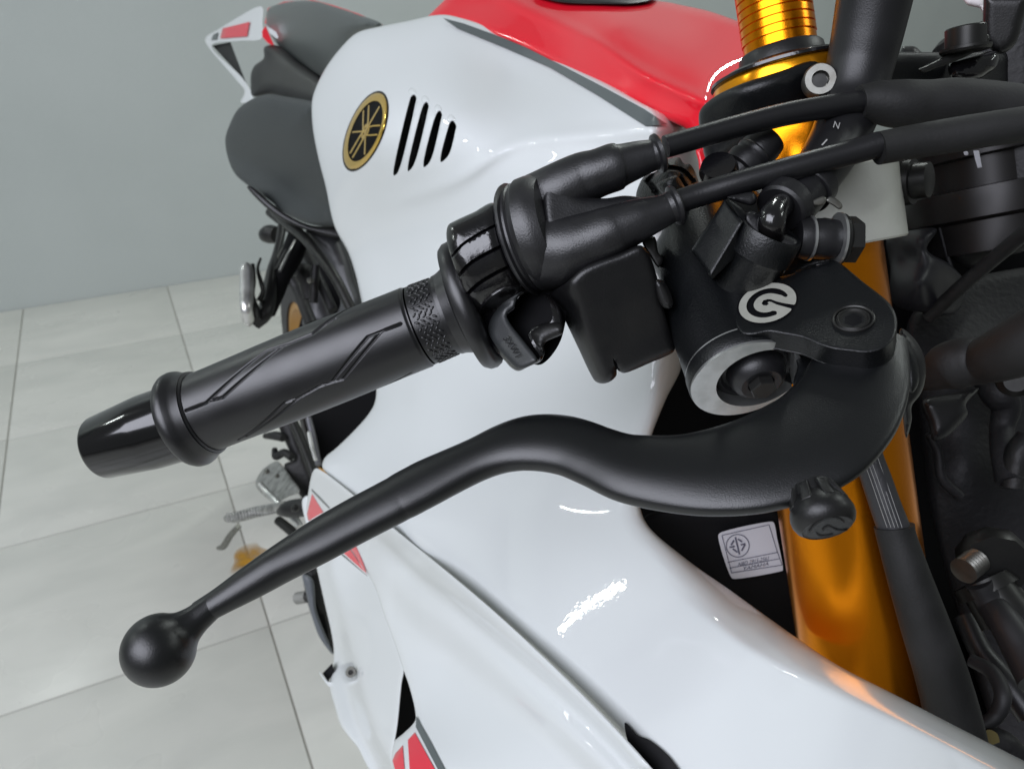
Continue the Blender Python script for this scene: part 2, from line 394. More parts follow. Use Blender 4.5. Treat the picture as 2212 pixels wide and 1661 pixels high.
# dried orange spill on the floor joint
def stainmat():
    m = bpy.data.materials.new('dried_orange_spill'); m.use_nodes = True; nt = m.node_tree; b = nt.nodes['Principled BSDF']
    b.inputs['Base Color'].default_value = (.42, .21, .01, 1); b.inputs['Roughness'].default_value = .5
    tc = nt.nodes.new('ShaderNodeTexCoord'); n = nt.nodes.new('ShaderNodeTexNoise'); n.inputs['Scale'].default_value = 30; n.inputs['Detail'].default_value = 5
    l = nt.nodes.new('ShaderNodeVectorMath'); l.operation = 'LENGTH'; nt.links.new(tc.outputs['Object'], l.inputs[0]); nt.links.new(tc.outputs['Object'], n.inputs[0])
    r = nt.nodes.new('ShaderNodeMapRange'); r.inputs[1].default_value = .015; r.inputs[2].default_value = .055; r.inputs[3].default_value = 1.1; r.inputs[4].default_value = 0
    nt.links.new(l.outputs['Value'], r.inputs[0]); s = nt.nodes.new('ShaderNodeMath'); s.operation = 'MULTIPLY'
    r3 = nt.nodes.new('ShaderNodeMapRange'); r3.inputs[1].default_value = .3; r3.inputs[2].default_value = .6; r3.inputs[3].default_value = .3; nt.links.new(n.outputs['Fac'], r3.inputs[0])
    nt.links.new(r.outputs[0], s.inputs[0]); nt.links.new(r3.outputs[0], s.inputs[1]); nt.links.new(s.outputs[0], b.inputs['Alpha'])
    return m
vs = []; ctr = P(536, 1208, 1.0)
def floorpt(x, y, z=.003):
    a = P(x, y, 1.)-Vector((0, 0, CAMH)); t = (z-CAMH)/a.z; return Vector((0, 0, CAMH))+a*t
fc = floorpt(536, 1206)
for k in range(40):
    th = 2*math.pi*k/40; rr = .046*(1+.12*math.sin(3*th+1)+.08*math.sin(5*th)); vs.append(fc+Vector((math.cos(th)*rr*.75, math.sin(th)*rr*1.15, .0)))
st = mk('floor_stain', [fc]+vs, [(0, 1+k, 1+(k+1) % 40) for k in range(40)], stainmat(), None, 0)
st['label'] = 'dried orange spill on the pale tile joint below the foot peg'; st['category'] = 'stain'

# ------------------------------------------------------------ the motorcycle
bike = bpy.data.objects.new('motorcycle', None); COL.objects.link(bike); bike.location = W(.6, 0, 0); ROOT[bike.name] = bike.location.copy()
bike['label'] = 'white and red sport motorcycle with gold fork and black controls, standing on pale tiles'; bike['category'] = 'motorcycle'

# --- large white side cover: tank shoulder down to the knee and forward over the radiator
pAB = planeN(P(1275,1305,.385), (-.6019,-.3611,.7122))
AB = [(930,34,.66),(780,75,.72),(690,200,.75),(675,280,.75),(703,430,.755),(757,567,.76),(785,285,.615),(1000,250,.52),(1200,300,.465),(1391,235,.43),
 (1480,280,.40),(1500,400,.40),(1100,150,.575),(960,40,.645),(900,450,.60),(800,650,.70),(813,838,.66),(762,933,.645),(700,995,.64),(1000,700,.53),(1200,700,.455),
 (1450,760,.385),(1100,500,.50),(1300,500,.45),(900,850,.575),(1000,950,.51)]
pA2 = planeN(P(1600,1480,float(pAB(1600,1480))), (-.715,-.43,.55))
for q in ((1100,1050),(860,1130),(1000,1230),(1180,1390),(1330,1560),(1420,1670),(1300,1250),(1385,1100),(1500,1230),(1700,1370),(1550,1450),(1900,1490),(2212,1650),(1750,1560),(2000,1661)):
    AB.append((*q, float(pAB(*q))))
fABr = rbf(AB, 4e-3)
def fAB0(x, y):      # free tank side above, taut sloping fairing face below
    x = np.asarray(x, float); y = np.asarray(y, float)
    t = np.clip((y-(1000+np.clip(1400-x, 0, 700)*.12))/150, 0, 1); wgt = t*t*(3-2*t)
    flat = pAB(x, y)-.024*(np.clip(x-1450, 0, 900)/500)**2+.010*(np.clip(1250-x, 0, 600)/500)**2
    return (1-wgt)*fABr(x, y)+wgt*flat
# fold running from the headstock back along the shoulder, and the lower lip
cre = spl(c('C2', (2050,800),(1500,850),(900,915),(520,1140),(100,1290)), 5.)
edl = spl([(1380,1180),(1459,1282),(1540,1345),(1623,1402),(1807,1498),(2026,1600),(2350,1770)], 5.)
def fAB(x, y):
    x = np.asarray(x, float); y = np.asarray(y, float)
    yc = np.interp(x, cre[::-1, 0], cre[::-1, 1]); s = (y-yc)
    e = np.interp(x, edl[:, 0], edl[:, 1]); q = np.logaddexp(0, (e-y)/6.)*6.
    return fAB0(x, y)-.0035*np.exp(-(s/20.)**2)*np.clip((x-780)/250, 0, 1)+.004/(1+np.exp(-s/9.))*np.clip((x-900)/200, 0, 1)+.00022*q*(lambda t: t*t*(3-2*t))(np.clip((x-1400)/230, 0, 1))
outAB = c('C2', (350,102,'c'),(440,95),(560,120),(740,180),(950,270),(1200,400),(1450,520),(1700,660),(1900,760),(1970,800),(2010,850),(2050,1000)) + \
 [(1516,420),(1500,600),(1482,740),(1470,800),(1440,860),(1408,940),(1385,1020),(1383,1095),(1400,1135),(1480,1205),(1590,1283),(1700,1362),(1800,1430),(1950,1508),(2212,1642),(2330,1700,'c'),(2330,1800,'c'),(1500,1800,'c'),
  (1430,1672),(1391,1639),(1366,1610),(1307,1547),(1234,1474),(1161,1405),(1051,1306),(941,1214),(846,1137),(757,1064),(697,1010),(701,990),(726,968),(762,933),(794,897),(809,871),(813,838),(800,740),(781,650),(768,594),(752,546),(723,490),(703,403),(686,335),(675,273),(674,219),(682,191),(706,144),(737,103),(771,72),(826,57),(880,46)]
slots = [c('D5',(1405,275),(1440,252),(1470,285),(1455,380),(1270,1150),(1225,1250),(1186,1275),(1180,1225),(1375,360))]
slots.append(c('D5',(1570,365),(1602,345),(1626,385),(1612,470),(1450,1110),(1400,1195),(1366,1220),(1362,1165),(1540,430)))
slots.append(c('D5',(1735,478),(1766,455),(1794,495),(1780,580),(1660,1060),(1610,1140),(1566,1168),(1560,1110),(1700,550)))
slots.append(c('D5',(1895,605),(1930,583),(1974,640),(1962,720),(1895,980),(1840,1065),(1780,1103),(1776,1040),(1868,680)))
cover = relief('side_cover', outAB, fAB, M['white'], bike, r=.012, thick=.008, res=8, dens=[(cre.tolist(), 4, (-36,-30,-24,-18,-14,-10,-7,-4,-1,2,5,8,11,15,20,26,34)), (edl.tolist(), 5, (-18,-12,-8,-4,0,4,8,12))], holes=slots, label='large glossy white side cover with four slots', sharp=50,
  grooves=[([(900,300),(830,400),(860,430),(960,395)], 5, .0012)] and [])
relief('slot_backing', c('D5',(1350,150),(2050,520),(1950,1180),(1080,1350)), lambda x, y: fAB(x, y)+.02, M['blackslot'], cover, r=0, thick=.01, corner=True)
# raised lips above the slots
for (x, y) in ((1415,205),(1578,300),(1740,415),(1905,540)):
    decal('slot_lip', c('D5',(x-45,y+5),(x-5,y-38),(x+42,y-5),(x+52,y+40),(x+10,y+42),(x-18,y+60)), fAB, M['white'], cover, off=.0016, r=.0016, thick=.004, corner=False, res=4)
# grey pinstripe wedge beside the red tank
decal('grey_stripe', c('C2',(430,116),(560,150),(740,215),(950,300),(1200,425),(1450,555),(1700,690),(1850,788),(1710,798),(1400,600),(1100,425),(800,295),(520,180)), fAB, M['grey'], cover, off=.0012)
# oval tank badge
def em(u, v, s=1.): return c('D5', (825+199*u+195*v, 712+82*u-478*v))[0]
ring = [em(math.cos(t), math.sin(t)) for t in np.linspace(0, 2*math.pi, 40, endpoint=False)]
inr = [em(.79*math.cos(t), .79*math.sin(t)) for t in np.linspace(0, 2*math.pi, 36, endpoint=False)]
seatp = [em(1.06*math.cos(t)+.02, 1.05*math.sin(t)) for t in np.linspace(0, 2*math.pi, 40, endpoint=False)]
dE = fAB
badge = relief('badge', seatp, lambda x, y: dE(x, y)-.001, M['blackslot'], cover, r=.001, thick=.004, res=6, label='oval gold and black tank badge')
relief('badge_rim', ring, lambda x, y: dE(x, y)-.004, M['emblem'], badge, r=.003, thick=.004, res=4, holes=[inr])
relief('badge_disc', inr, lambda x, y: dE(x, y)-.0018, M['black'], badge, r=0, thick=.002, res=6)
def loc2(rad, ang, off): # point at radius along fork angle, sideways offset
    ca, sa = math.cos(ang), math.sin(ang); return em(rad*ca-off*sa, rad*sa+off*ca)
for k in range(3):
    a = math.radians(12+120*k)
    for o_ in (-.12, .12):
        relief('badge_mark', stroke([loc2(.72, a, o_), loc2(.35, a, o_), loc2(.12, a, o_*.9)], 3.2, 2.), lambda x, y: dE(x, y)-.0026, M['emblem'], badge, r=0, thick=.0012, res=4)
    relief('badge_mark', stroke([loc2(.12, a, -.12), loc2(.04, a, 0), loc2(.12, a, .12)], 2.6, 2.), lambda x, y: dE(x, y)-.0027, M['emblem'], badge, r=0, thick=.0012, res=4)
    relief('badge_mark', stroke([loc2(.05, a, 0), loc2(-.3, a, 0), loc2(-.72, a, 0)], 3.2, 2.), lambda x, y: dE(x, y)-.0025, M['emblem'], badge, r=0, thick=.0012, res=4)
hub = [em(.20*math.cos(t), .20*math.sin(t)) for t in np.linspace(0, 2*math.pi, 20, endpoint=False)]
relief('badge_mark', hub, lambda x, y: dE(x, y)-.0024, M['emblem'], badge, r=0, thick=.0012, res=4, holes=[[em(.1*math.cos(t), .1*math.sin(t)) for t in np.linspace(0, 2*math.pi, 12, endpoint=False)]])

# --- red tank
pts = [(930,30,.665),(1063,58,.60),(1220,132,.52),(1391,220,.435),(1483,268,.402),(1515,345,.40),(1100,0,.62),(1268,82,.51),(1391,168,.435),(1528,222,.39),
 (1250,0,.575),(1330,60,.50),(1458,10,.535),(1600,50,.475),(1450,110,.455),(1560,150,.42),(1000,-60,.70),(1400,-60,.60),(1640,120,.43),(1600,250,.40),(1530,370,.40),(1560,80,.462),(1720,95,.435),(1800,160,.41),(1800,280,.39),(1700,250,.395)]
fT0 = rbf([(p[0], p[1], p[2]+.020) for p in pts], 5e-3)
cr1 = spl([(1060,-20),(1104,3),(1268,82),(1391,160),(1528,222),(1620,250)], 5.)
cr2 = np.array([(1250,20),(1400,80),(1470,130),(1620,170)])
def fT(x, y):
    x = np.asarray(x, float); y = np.asarray(y, float)
    s = y-np.interp(x, cr1[:, 0], cr1[:, 1]); s2 = y-np.interp(x, cr2[:, 0], cr2[:, 1])
    return fT0(x, y)-.005*np.exp(-(s/18.)**2)
tank = relief('fuel_tank', [(920,40,'c'),(938,22),(990,-30),(1020,-70,'c'),(1420,-70,'c'),(1385,-12),(1458,8),(1530,24),(1605,50),(1720,95),(1800,160),(1800,280),(1640,380,'c'),(1560,385,'c'),(1516,372,'c'),(1511,345),(1499,300),(1483,280),(1459,268),(1391,236),(1306,190),(1220,150),(1135,104),(1063,74),(1001,54),(960,44)],
  fT, M['red'], bike, r=.006, thick=.03, res=7, dens=[(cr1.tolist(), 6, (-50,-40,-32,-24,-18,-12,-6,0,6,12,18,24,32))], label='glossy red fuel tank', sharp=60)
relief('fuel_cap', [(1150,-14),(1200,4),(1290,9),(1380,8),(1412,-2),(1420,-40),(1150,-40)], lambda x, y: fT(x, y)-.012, M['plastic'], bike, r=.004, thick=.02, res=12)
# --- outer side fairing and lower cowl
P1 = [(662,1100,.72),(760,1200,.61),(820,1300,.565),(978,1419,.47),(1000,1600,.42),(870,1480,.50),(880,1550,.475),(1150,1600,.38),(870,1650,.44),(1100,1500,.41),(900,1200,.50)]
for q in ((697,1012),(757,1060),(846,1137),(941,1214),(1051,1306),(1161,1405),(1234,1474),(1307,1547),(1391,1639),(1440,1700)): P1.append((*q, float(fAB0(*q))-.012))
f10 = rbf(P1, 4e-3)
ridge = spl(c('C7',(350,180),(540,350),(700,500),(900,650),(1200,900),(1500,1160),(1800,1450),(2000,1680)), 5.)
def f1(x, y):
    x = np.asarray(x, float); y = np.asarray(y, float); s = y-np.interp(x, ridge[:, 0], ridge[:, 1])
    return f10(x, y)+.012/(1+np.exp(-s/7.))*np.clip((x-730)/120, 0, 1)-.010*np.exp(-((s-70)/45.)**2)*np.clip((x-760)/150, 0, 1)
outP1 = c('D3',(935,392),(960,360),(1020,385),(1250,560))+c('C7',(540,230),(800,440),(1100,690),(1400,960),(1600,1150),(1800,1350),(1960,1520),(2120,1700,'c'),(2120,1800,'c'),(600,1800,'c')) + \
 c('D8',(1250,1750,'c'),(1205,1550),(1220,1400),(1248,1322,'c'),(1360,1230),(1450,1140),(1480,1090),(1475,980),(1400,680),(1335,500))+c('C7',(560,920),(500,760),(420,540),(250,330),(120,150))+c('D3',(905,800),(885,730),(900,560))
fair = relief('side_fairing', outP1, f1, M['white'], bike, r=.004, thick=.006, res=8, sharp=50, dens=[(ridge.tolist()[::8], 4, (-24,-16,-10,-6,-3,0,3,6,10,16,24))], label='outer white fairing panel with red and grey stripes')
for poly, m_, lb in ((((1490,1045),(1650,1330),(1830,1680),(1745,1680),(1600,1400),(1482,1172),(1485,1080)), 'grey', 'grey_stripe'), (((1470,1235),(1560,1400),(1712,1680),(1412,1680),(1390,1322)), 'reddecal', 'red_stripe'), (((1330,1385),(1352,1680),(1245,1680),(1213,1560),(1245,1480)), 'reddecal', 'red_stripe')):
    decal(lb, c('D8', *poly), f1, M[m_], fair, off=.001)
for poly, m_, lb in ((((930,572),(1022,722),(960,760),(902,795),(888,740)), 'reddecal', 'red_stripe'), (((925,528),(1000,600),(1080,688),(1070,694),(990,615),(925,545)), 'grey', 'grey_stripe'),
    (((1245,1010),(1292,1000),(1320,1060),(1352,1135),(1388,1245)), 'reddecal', 'red_stripe'), (((1190,1060),(1235,1015),(1375,1225),(1340,1195)), 'reddecal', 'red_stripe'), (((1170,1075),(1185,1066),(1395,1255),(1385,1252)), 'grey', 'grey_stripe')):
    decal(lb, c('D3', *poly), f1, M[m_], fair, off=.001)
P2 = [(662,1100,.85),(685,1229,.80),(703,1310,.775),(718,1375,.755),(712,1482,.72),(736,1566,.66),(795,1640,.60),(820,1700,.58),(790,1350,.67),(850,1400,.60),(850,1560,.56),(870,1500,.56),(760,1250,.74),(740,1480,.685),(860,1650,.54)]
f20 = rbf([(a, b, d+.006) for a, b, d in P2], 3e-3)
seam = spl(c('C7',(170,480),(230,700),(310,1000),(420,1400),(540,1650)), 5.)
def f2(x, y):
    x = np.asarray(x, float); y = np.asarray(y, float); s = x-np.interp(y, seam[:, 1], seam[:, 0])
    return f20(x, y)-.010/(1+np.exp(-s/3.5))+.02*np.exp(-((s+30)/22.)**2)
outP2 = c('C7',(20,60),(60,300),(100,480),(150,700),(190,880),(200,970),(195,1050),(175,1170),(205,1290),(240,1400),(290,1470),(340,1530),(380,1610),(430,1700,'c'),(560,1720,'c'),(545,1590),(560,1490),(575,1400),(600,1150),(612,1080),(600,1000),(570,900),(480,600),(300,300),(150,60))
cowl = relief('lower_cowl', outP2, f2, M['white'], bike, r=.004, thick=.006, res=9, sharp=50, label='lower white cowl with a folded edge')
relief('cowl_opening', c('D8',(1260,380),(1345,500),(1500,1000),(1560,1200),(1300,1500),(1180,1400)), .62, M['blackslot'], bike, r=0, thick=.02, corner=True)
relief('cowl_opening', c('D8',(405,555),(515,438),(540,520),(470,655)), .735, M['blackslot'], bike, r=0, thick=.01, corner=True)
relief('cowl_lip', c('D8',(365,535),(380,540),(420,595),(470,650),(520,660),(560,760),(470,700),(410,620)), .728, M['white'], bike, r=.001, thick=.006, res=6)
a = P(*c('D8',(735,535))[0], .665)
hexbolt('screw', a, Vector((.1, -.8, .6)), .0045, M['steel'], bike, M['darksteel'], h=.003)
relief('front_duct_cavity', [(1350,1560),(1378,1588),(1400,1596),(1450,1640),(1480,1700),(1400,1700)], lambda x, y: fAB(x, y)-.002, M['blackslot'], bike, r=0, thick=.004, corner=False)

# --- seat, tail
relief('rider_seat', c('C1',(318,880),(345,790),(400,690),(500,622),(600,597),(700,612),(900,645,'c'),(960,900),(1020,1180),(1060,1430,'c'),(990,1432),(860,1420),(700,1350),(600,1270),(470,1180),(380,1100),(335,1000)),
  smin(plane((500,300,1.22),(660,260,1.15),(600,400,1.02)), plane((500,340,1.18),(690,430,.90),(650,480,1.02)), k=.02), M['seat'], bike, r=.05, thick=.06, res=9, label='black vinyl rider seat', sharp=60)
relief('seat_base', c('C1',(455,1180),(480,1180),(600,1275),(700,1352),(860,1425),(1040,1440),(1060,1500),(860,1465),(700,1400),(560,1300)), 1.0, M['plastic'], bike, r=.004, thick=.05, res=8)
relief('pillion_seat', c('C1',(575,130),(590,60),(700,18),(870,8),(1000,42),(1150,92),(1310,160),(1150,230),(1060,400),(960,500),(900,470),(800,400),(650,285),(585,180)),
  smin(plane((560,60,1.40),(800,60,1.25),(640,100,1.30)), plane((600,100,1.33),(720,170,1.10),(660,160,1.25)), k=.02), M['cover'], bike, r=.03, thick=.06, res=8, label='grey pillion seat cover with red edge', sharp=60)
fps = plane((560,60,1.385),(800,60,1.235),(640,100,1.285))
decal('red_edge', c('C1',(566,150),(585,55),(690,12),(870,2),(1000,36),(1150,86),(1312,156),(1300,168),(1150,105),(1000,62),(880,28),(760,55),(690,90),(600,165)), fps, M['red'], bike, off=.004, thick=.004, res=8, label='red edge of the tail')
decal('red_edge', c('C1',(550,200),(572,165),(600,230),(632,300),(585,272),(552,235)), const(1.33), M['red'], bike, off=.0, thick=.01, res=6)
decal('white_flash', c('C1',(580,165),(640,205),(655,240),(640,245),(598,212)), const(1.27), M['white'], bike, off=.0, thick=.003, res=6)
relief('seat_hump', c('C1',(480,470),(500,420),(560,370),(565,300),(650,290),(800,400),(960,520),(900,660),(700,625),(600,600),(490,610),(478,540)), plane((580,130,1.3),(700,200,1.18),(590,200,1.26)), M['plastic'], bike, r=.02, thick=.06, res=8)
tail = relief('tail_side_panel', c('C1',(190,262),(200,232),(260,195),(540,42),(556,60),(552,140),(548,245),(400,262),(232,290),(430,500),(495,618),(482,640),(415,650),(440,580),(380,500)), plane((480,80,1.6),(560,60,1.45),(560,200,1.4)), M['white'], bike, r=.003, thick=.02, res=6, label='white tail side panel with red block')
decal('red_block', c('C1',(285,245),(300,182),(472,140),(455,232)), plane((480,80,1.6),(560,60,1.45),(560,200,1.4)), M['reddecal'], tail, off=.006)
decal('dark_block', c('C1',(228,255),(240,222),(272,205),(262,252)), plane((480,80,1.6),(560,60,1.45),(560,200,1.4)), M['grey'], tail, off=.006)
relief('tail_inner_panel', c('C1',(235,290),(350,268),(470,580),(430,500)), plane((480,80,1.63),(560,60,1.48),(560,200,1.43)), M['dark'], bike, r=0, thick=.01, res=8, corner=True)
# --- subframe, pegs, rear wheel
wheel = lathe('rear_wheel', W(1.39, -.07, .34), Vector(tuple(SV)), [(0,.22),(.0,.27),(.02,.31),(.05,.327),(.075,.332),(.1,.327),(.13,.31),(.15,.27),(.15,.22)], M['tyre'], bike, seg=72, ring=True, label='rear tyre on a gold rim')
rim = lathe('rim', W(1.39, -.06, .34), Vector(tuple(SV)), [(0,.20),(0,.222),(.02,.212),(.065,.19),(.115,.212),(.135,.224),(.137,.205),(.12,.195),(.09,.17),(.04,.17)], M['goldwheel'], wheel, seg=72, ring=True)
for k in range(5):
    a = 2*math.pi*k/5+.3; d1 = Vector(tuple(RV))*math.cos(a)+Vector((0, 0, 1))*math.sin(a); d2 = Vector(tuple(SV))
    o_ = W(1.39, .02, .34); e = d1.cross(d2)*.018
    box('spoke', [o_+d1*.03-e-d2*.015, o_+d1*.03+e-d2*.015, o_+d1*.19+e-d2*.01, o_+d1*.19-e-d2*.01, o_+d1*.03-e+d2*.015, o_+d1*.03+e+d2*.015, o_+d1*.19+e+d2*.01, o_+d1*.19-e+d2*.01], M['goldwheel'], wheel, .004)
lathe('hub', W(1.39, -.055, .34), Vector(tuple(SV)), [(0,.001),(0,.045),(.14,.045),(.14,.001)], M['goldwheel'], wheel)
T8 = lambda name, pts, m, **k: tube(name, [(q[0], q[1], p[2], p[3]) for p, q in zip(pts, c('E6', *[(p[0], p[1]) for p in pts]))], m, bike, **k)
T8('subframe_rail', [(830,-20,1.1,11),(1000,150,1.06,11),(1200,320,1.02,11),(1400,560,.98,11),(1620,850,.95,11),(1850,1300,.93,12)], M['darksteel'])
T8('subframe_rail', [(760,0,1.3,9),(1050,250,1.2,9),(1250,560,1.15,10),(1420,900,1.12,10),(1600,1300,1.1,11)], M['dark'])
relief('subframe_panel', c('E6',(1240,240),(1640,280),(1800,560),(1900,900),(1990,1200),(1900,1500),(1600,1500),(1700,1200),(1560,800),(1350,480)), 1.04, mat('grey_side_panel', (.05,.052,.055), .4), bike, r=.02, thick=.04, res=8)
T8('peg_hanger', [(940,90,1.16,10),(900,350,1.13,9),(850,560,1.1,9),(800,760,1.06,12),(740,1150,1.02,17),(690,1350,1.0,16),(560,1480,1.0,14)], M['plastic'], label='black hanger of the pillion peg')
T8('peg_hanger_brace', [(1130,270,1.1,6),(1000,500,1.07,6),(870,770,1.05,7)], M['darksteel'])
T8('peg_hanger_brace', [(1060,250,1.12,4),(960,450,1.1,4),(860,640,1.08,4)], M['steel'])
T8('peg_hanger_brace', [(1140,290,1.09,2.2),(1040,480,1.06,2.4),(890,780,1.035,3)], M['silver'])
T8('hanger_arm', [(1150,320,1.1,24),(1060,560,1.08,24),(930,830,1.06,20),(850,1100,1.04,15),(760,1330,1.02,13)], M['black'])
peg = T8('pillion_peg', [(440,700,1.0,6),(450,740,.99,13),(455,900,.98,15),(455,1100,.97,15),(450,1280,.96,13),(480,1450,.97,12),(500,1500,.97,5)], M['silver'], label='folded silver pillion foot peg')
T8('peg_pad', [(530,690,1.0,5),(540,900,.995,6),(520,1100,.99,7),(530,1300,.985,16),(560,1440,.98,14)], M['plastic'])
T8('peg_spring', [(640,610,1.02,2.5),(600,740,1.01,3.5),(650,950,1.0,5),(670,1050,1.0,5),(620,1180,1.0,7)], M['darksteel'])
T8('signal_stub', [(700,300,1.35,16),(760,290,1.34,20),(860,300,1.33,18)], M['plastic'])
T8('shock_body', [(1100,760,1.12,12),(1200,800,1.12,22),(1260,900,1.12,20),(1300,1150,1.12,16)], M['dark'])
T8('caliper_line', [(1100,1040,1.2,5),(1150,1180,1.2,5),(1230,1300,1.2,5)], M['silver'])
T8('linkage', [(1030,860,1.2,12),(1120,1000,1.2,12),(1220,1250,1.18,13),(1320,1500,1.16,14)], M['dark'])
T8('linkage', [(1370,700,1.1,8),(1350,950,1.1,10),(1340,1200,1.1,9)], M['dark'])
T8('hanger_bolt', [(1280,900,1.08,4),(1300,905,1.07,7),(1315,910,1.065,3)], M['steel'])
relief('rear_hugger', c('E6',(1080,740),(1230,820),(1330,900),(1480,1000),(1600,1500),(1200,1500),(1230,1250),(1120,1000)), 1.25, mat('hugger_plastic', (.045,.045,.05), .4), bike, r=.02, thick=.05, res=8)
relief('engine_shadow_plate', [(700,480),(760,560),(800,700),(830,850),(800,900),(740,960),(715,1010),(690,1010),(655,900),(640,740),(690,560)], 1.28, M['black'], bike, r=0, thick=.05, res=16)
# lower rear-set group beneath the grip (crop D3)
T3 = lambda name, pts, m, **k: tube(name, [(q[0], q[1], p[2], p[3]) for p, q in zip(pts, c('D3', *[(p[0], p[1]) for p in pts]))], m, bike, **k)
T3('frame_tube', [(760,-60,1.12,10),(850,150,1.1,10),(930,360,1.08,10),(960,480,1.07,8)], M['darksteel'])
T3('frame_tube', [(900,-60,1.08,7),(940,100,1.07,7),(985,330,1.05,7)], mat('satin_grey', (.12,.12,.13), .3, metal=.5))
T3('frame_tube', [(905,60,1.05,4.5),(930,180,1.04,4.5),(960,290,1.03,4)], M['silver'])
relief('swingarm_cover', c('D3',(640,-80),(760,-80),(800,60),(860,250),(930,420),(960,560),(900,700),(840,600),(760,480),(700,330),(780,280),(740,210)), 1.18, M['dark'], bike, r=.01, thick=.05, res=7)
T3('brake_bracket', [(540,90,1.2,6),(640,90,1.18,10),(690,110,1.17,8)], M['dark'])
T3('brake_bracket', [(620,200,1.2,6),(630,260,1.19,8),(700,230,1.18,9),(760,270,1.17,8)], M['dark'])
hg = relief('heel_guard', c('D3',(640,300),(520,370),(460,480),(470,520),(620,640),(740,590),(830,550),(760,440),(680,330)), plane((680,1000,1.12),(560,1050,1.2),(600,1090,1.1)), M['pegmetal'], bike, r=.008, thick=.02, res=6, label='polished silver heel guard')
T3('heel_rail', [(500,490,1.1,6),(560,560,1.09,7),(640,640,1.07,8),(800,800,1.04,9),(830,850,1.03,8)], M['silver'])
T3('guard_bolt', [(550,380,1.13,4),(556,384,1.12,6),(560,388,1.115,3)], M['steel'])
T3('guard_bolt', [(635,420,1.12,3),(640,422,1.11,5),(645,425,1.105,3)], M['steel'])
fp = T3('foot_peg', [(225,775,1.16,8),(300,765,1.14,11),(450,725,1.11,12),(620,690,1.07,11),(700,660,1.05,9)], M['pegmetal'], label='ribbed silver rider foot peg')
for k in range(17):
    t = k/16; x = 225+t*400; y = 745-t*75; d = 1.145-t*.075
    q = c('D3',(x,y-14),(x+12,y+62)); tube('rib', [(*q[0], d-.006, 2.0), (*q[1], d-.012, 1.8)], M['silver'], fp, per=2, seg=8)
T3('peg_mount', [(660,720,1.04,8),(720,700,1.03,17),(800,690,1.02,20),(900,680,1.01,19)], M['plastic'], label='black foot peg mount')
T3('mount_bolt', [(780,690,.985,6),(790,690,.98,9),(798,690,.975,5)], M['darksteel'])
T3('brake_pedal', [(320,840,1.15,6),(250,920,1.17,7),(190,1010,1.19,7),(150,1020,1.2,4)], M['steel'], label='brake pedal tip')
T3('brake_pedal_arm', [(650,790,1.1,10),(760,880,1.08,11),(850,960,1.06,11)], M['darksteel'])
relief('exhaust_shield', c('D4',(1200,850),(1290,840),(1320,1000),(1370,1200),(1375,1350),(1310,1270),(1250,1130),(1210,980)), .95, M['dark'], bike, r=.02, thick=.05, res=7)
relief('exhaust_shield', c('D4',(1195,880),(1215,980),(1250,1130),(1300,1260),(1375,1350),(1280,1100),(1250,900)), .93, mat('shield_grey', (.10,.11,.12), .4), bike, r=.006, thick=.03, res=6)
q = c('D4',(1165,1020),(1225,1010)); tube('knurled_sleeve', [(*q[0], 1.0, 13), (*q[1], .99, 13)], mat('knurled_steel', (.3,.3,.28), .5, metal=.6, bump=(500,.002)), bike, per=3)
# ------------------------------------------------------------ front end: fork, yoke, clamp
FA, FB = P(1690, 140, .335), P(1895, 1575, .365); AX = (FB-FA).normalized()
def onaxis(py):   # distance along the fork axis where it crosses picture row py
    lo, hi = -.3, .6
    for _ in range(40):
        m_ = (lo+hi)/2; q = FA+AX*m_-Vector((0, 0, CAMH)); up = q.y*sp_+q.z*cp; d = q.y*cp-q.z*sp_
        if CY-F*up/d < py: lo = m_
        else: hi = m_
    return lo
t0 = onaxis(165)
cap0 = lathe('fork_cap', FA+AX*(t0-.004), AX, [(0,.010),(0,.0255),(.001,.0265),(.0022,.0310),(.0034,.0311),(.0038,.0305)], M['gloss'], bike)
lathe('fork_cap_ring', FA+AX*t0, AX, [(0,.0285),(0,.0298),(.0015,.0305),(.009,.0305),(.0095,.02)], M['goldring'], cap0, ring=True, label='gold ring of the fork cap')
lathe('fork_cap_nut', FA+AX*(t0-.011), AX, [(0,.010),(0,.0165),(.001,.0175),(.0065,.0185),(.0072,.021)], M['plastic'], cap0, seg=48)
prof = [(-.030,.001),(-.030,.0140)]
z = -.030
for k in range(9):
    prof += [(z,.0149),(z+.0027,.0149),(z+.0028,.0141),(z+.0034,.0141)]; z += .0035
prof += [(z,.0146),(z+.006,.0146)]
lathe('preload_adjuster', FA+AX*(t0-.010)+AX*0, AX, [(a+.0-.006, r*1.04) for a, r in prof], M['gold'], cap0, label='grooved gold fork adjuster')
# top yoke: ring round the fork plus the arm towards the stem
yk = relief('top_yoke', c('C3',(150,740),(165,690),(240,620),(400,540),(700,440),(990,335),(1300,330),(1900,330),(2300,300,'c'),(2300,560,'c'),(1500,640),(1040,740),(900,830),(700,960),(420,960),(215,1062),(190,1000)), rbf([(1515,240,.325),(1530,330,.33),(1700,200,.305),(1800,150,.31),(1700,280,.315),(1600,210,.308),(1620,290,.318),(1900,250,.34),(2200,160,.40),(2200,260,.40)]), M['cast'], bike, r=.005, thick=.035, res=9, label='black top yoke')
a = P(*c('C3',(905,530))[0], .299)
hexbolt('yoke_bolt', a+Vector((0,0,0)), Vector((-.25,-1,.45)), .0062, M['steel'], yk, M['darksteel'], h=.006, label='bright hex socket clamp bolt')
t1 = onaxis(315); t2 = onaxis(345)
tb = lathe('fork_tube', FA+AX*(t0+.02), AX, [(0,.028),(.0,.0298),(.5,.0298),(.5,.001)], M['gold'], bike, seg=96, label='gold fork tube')
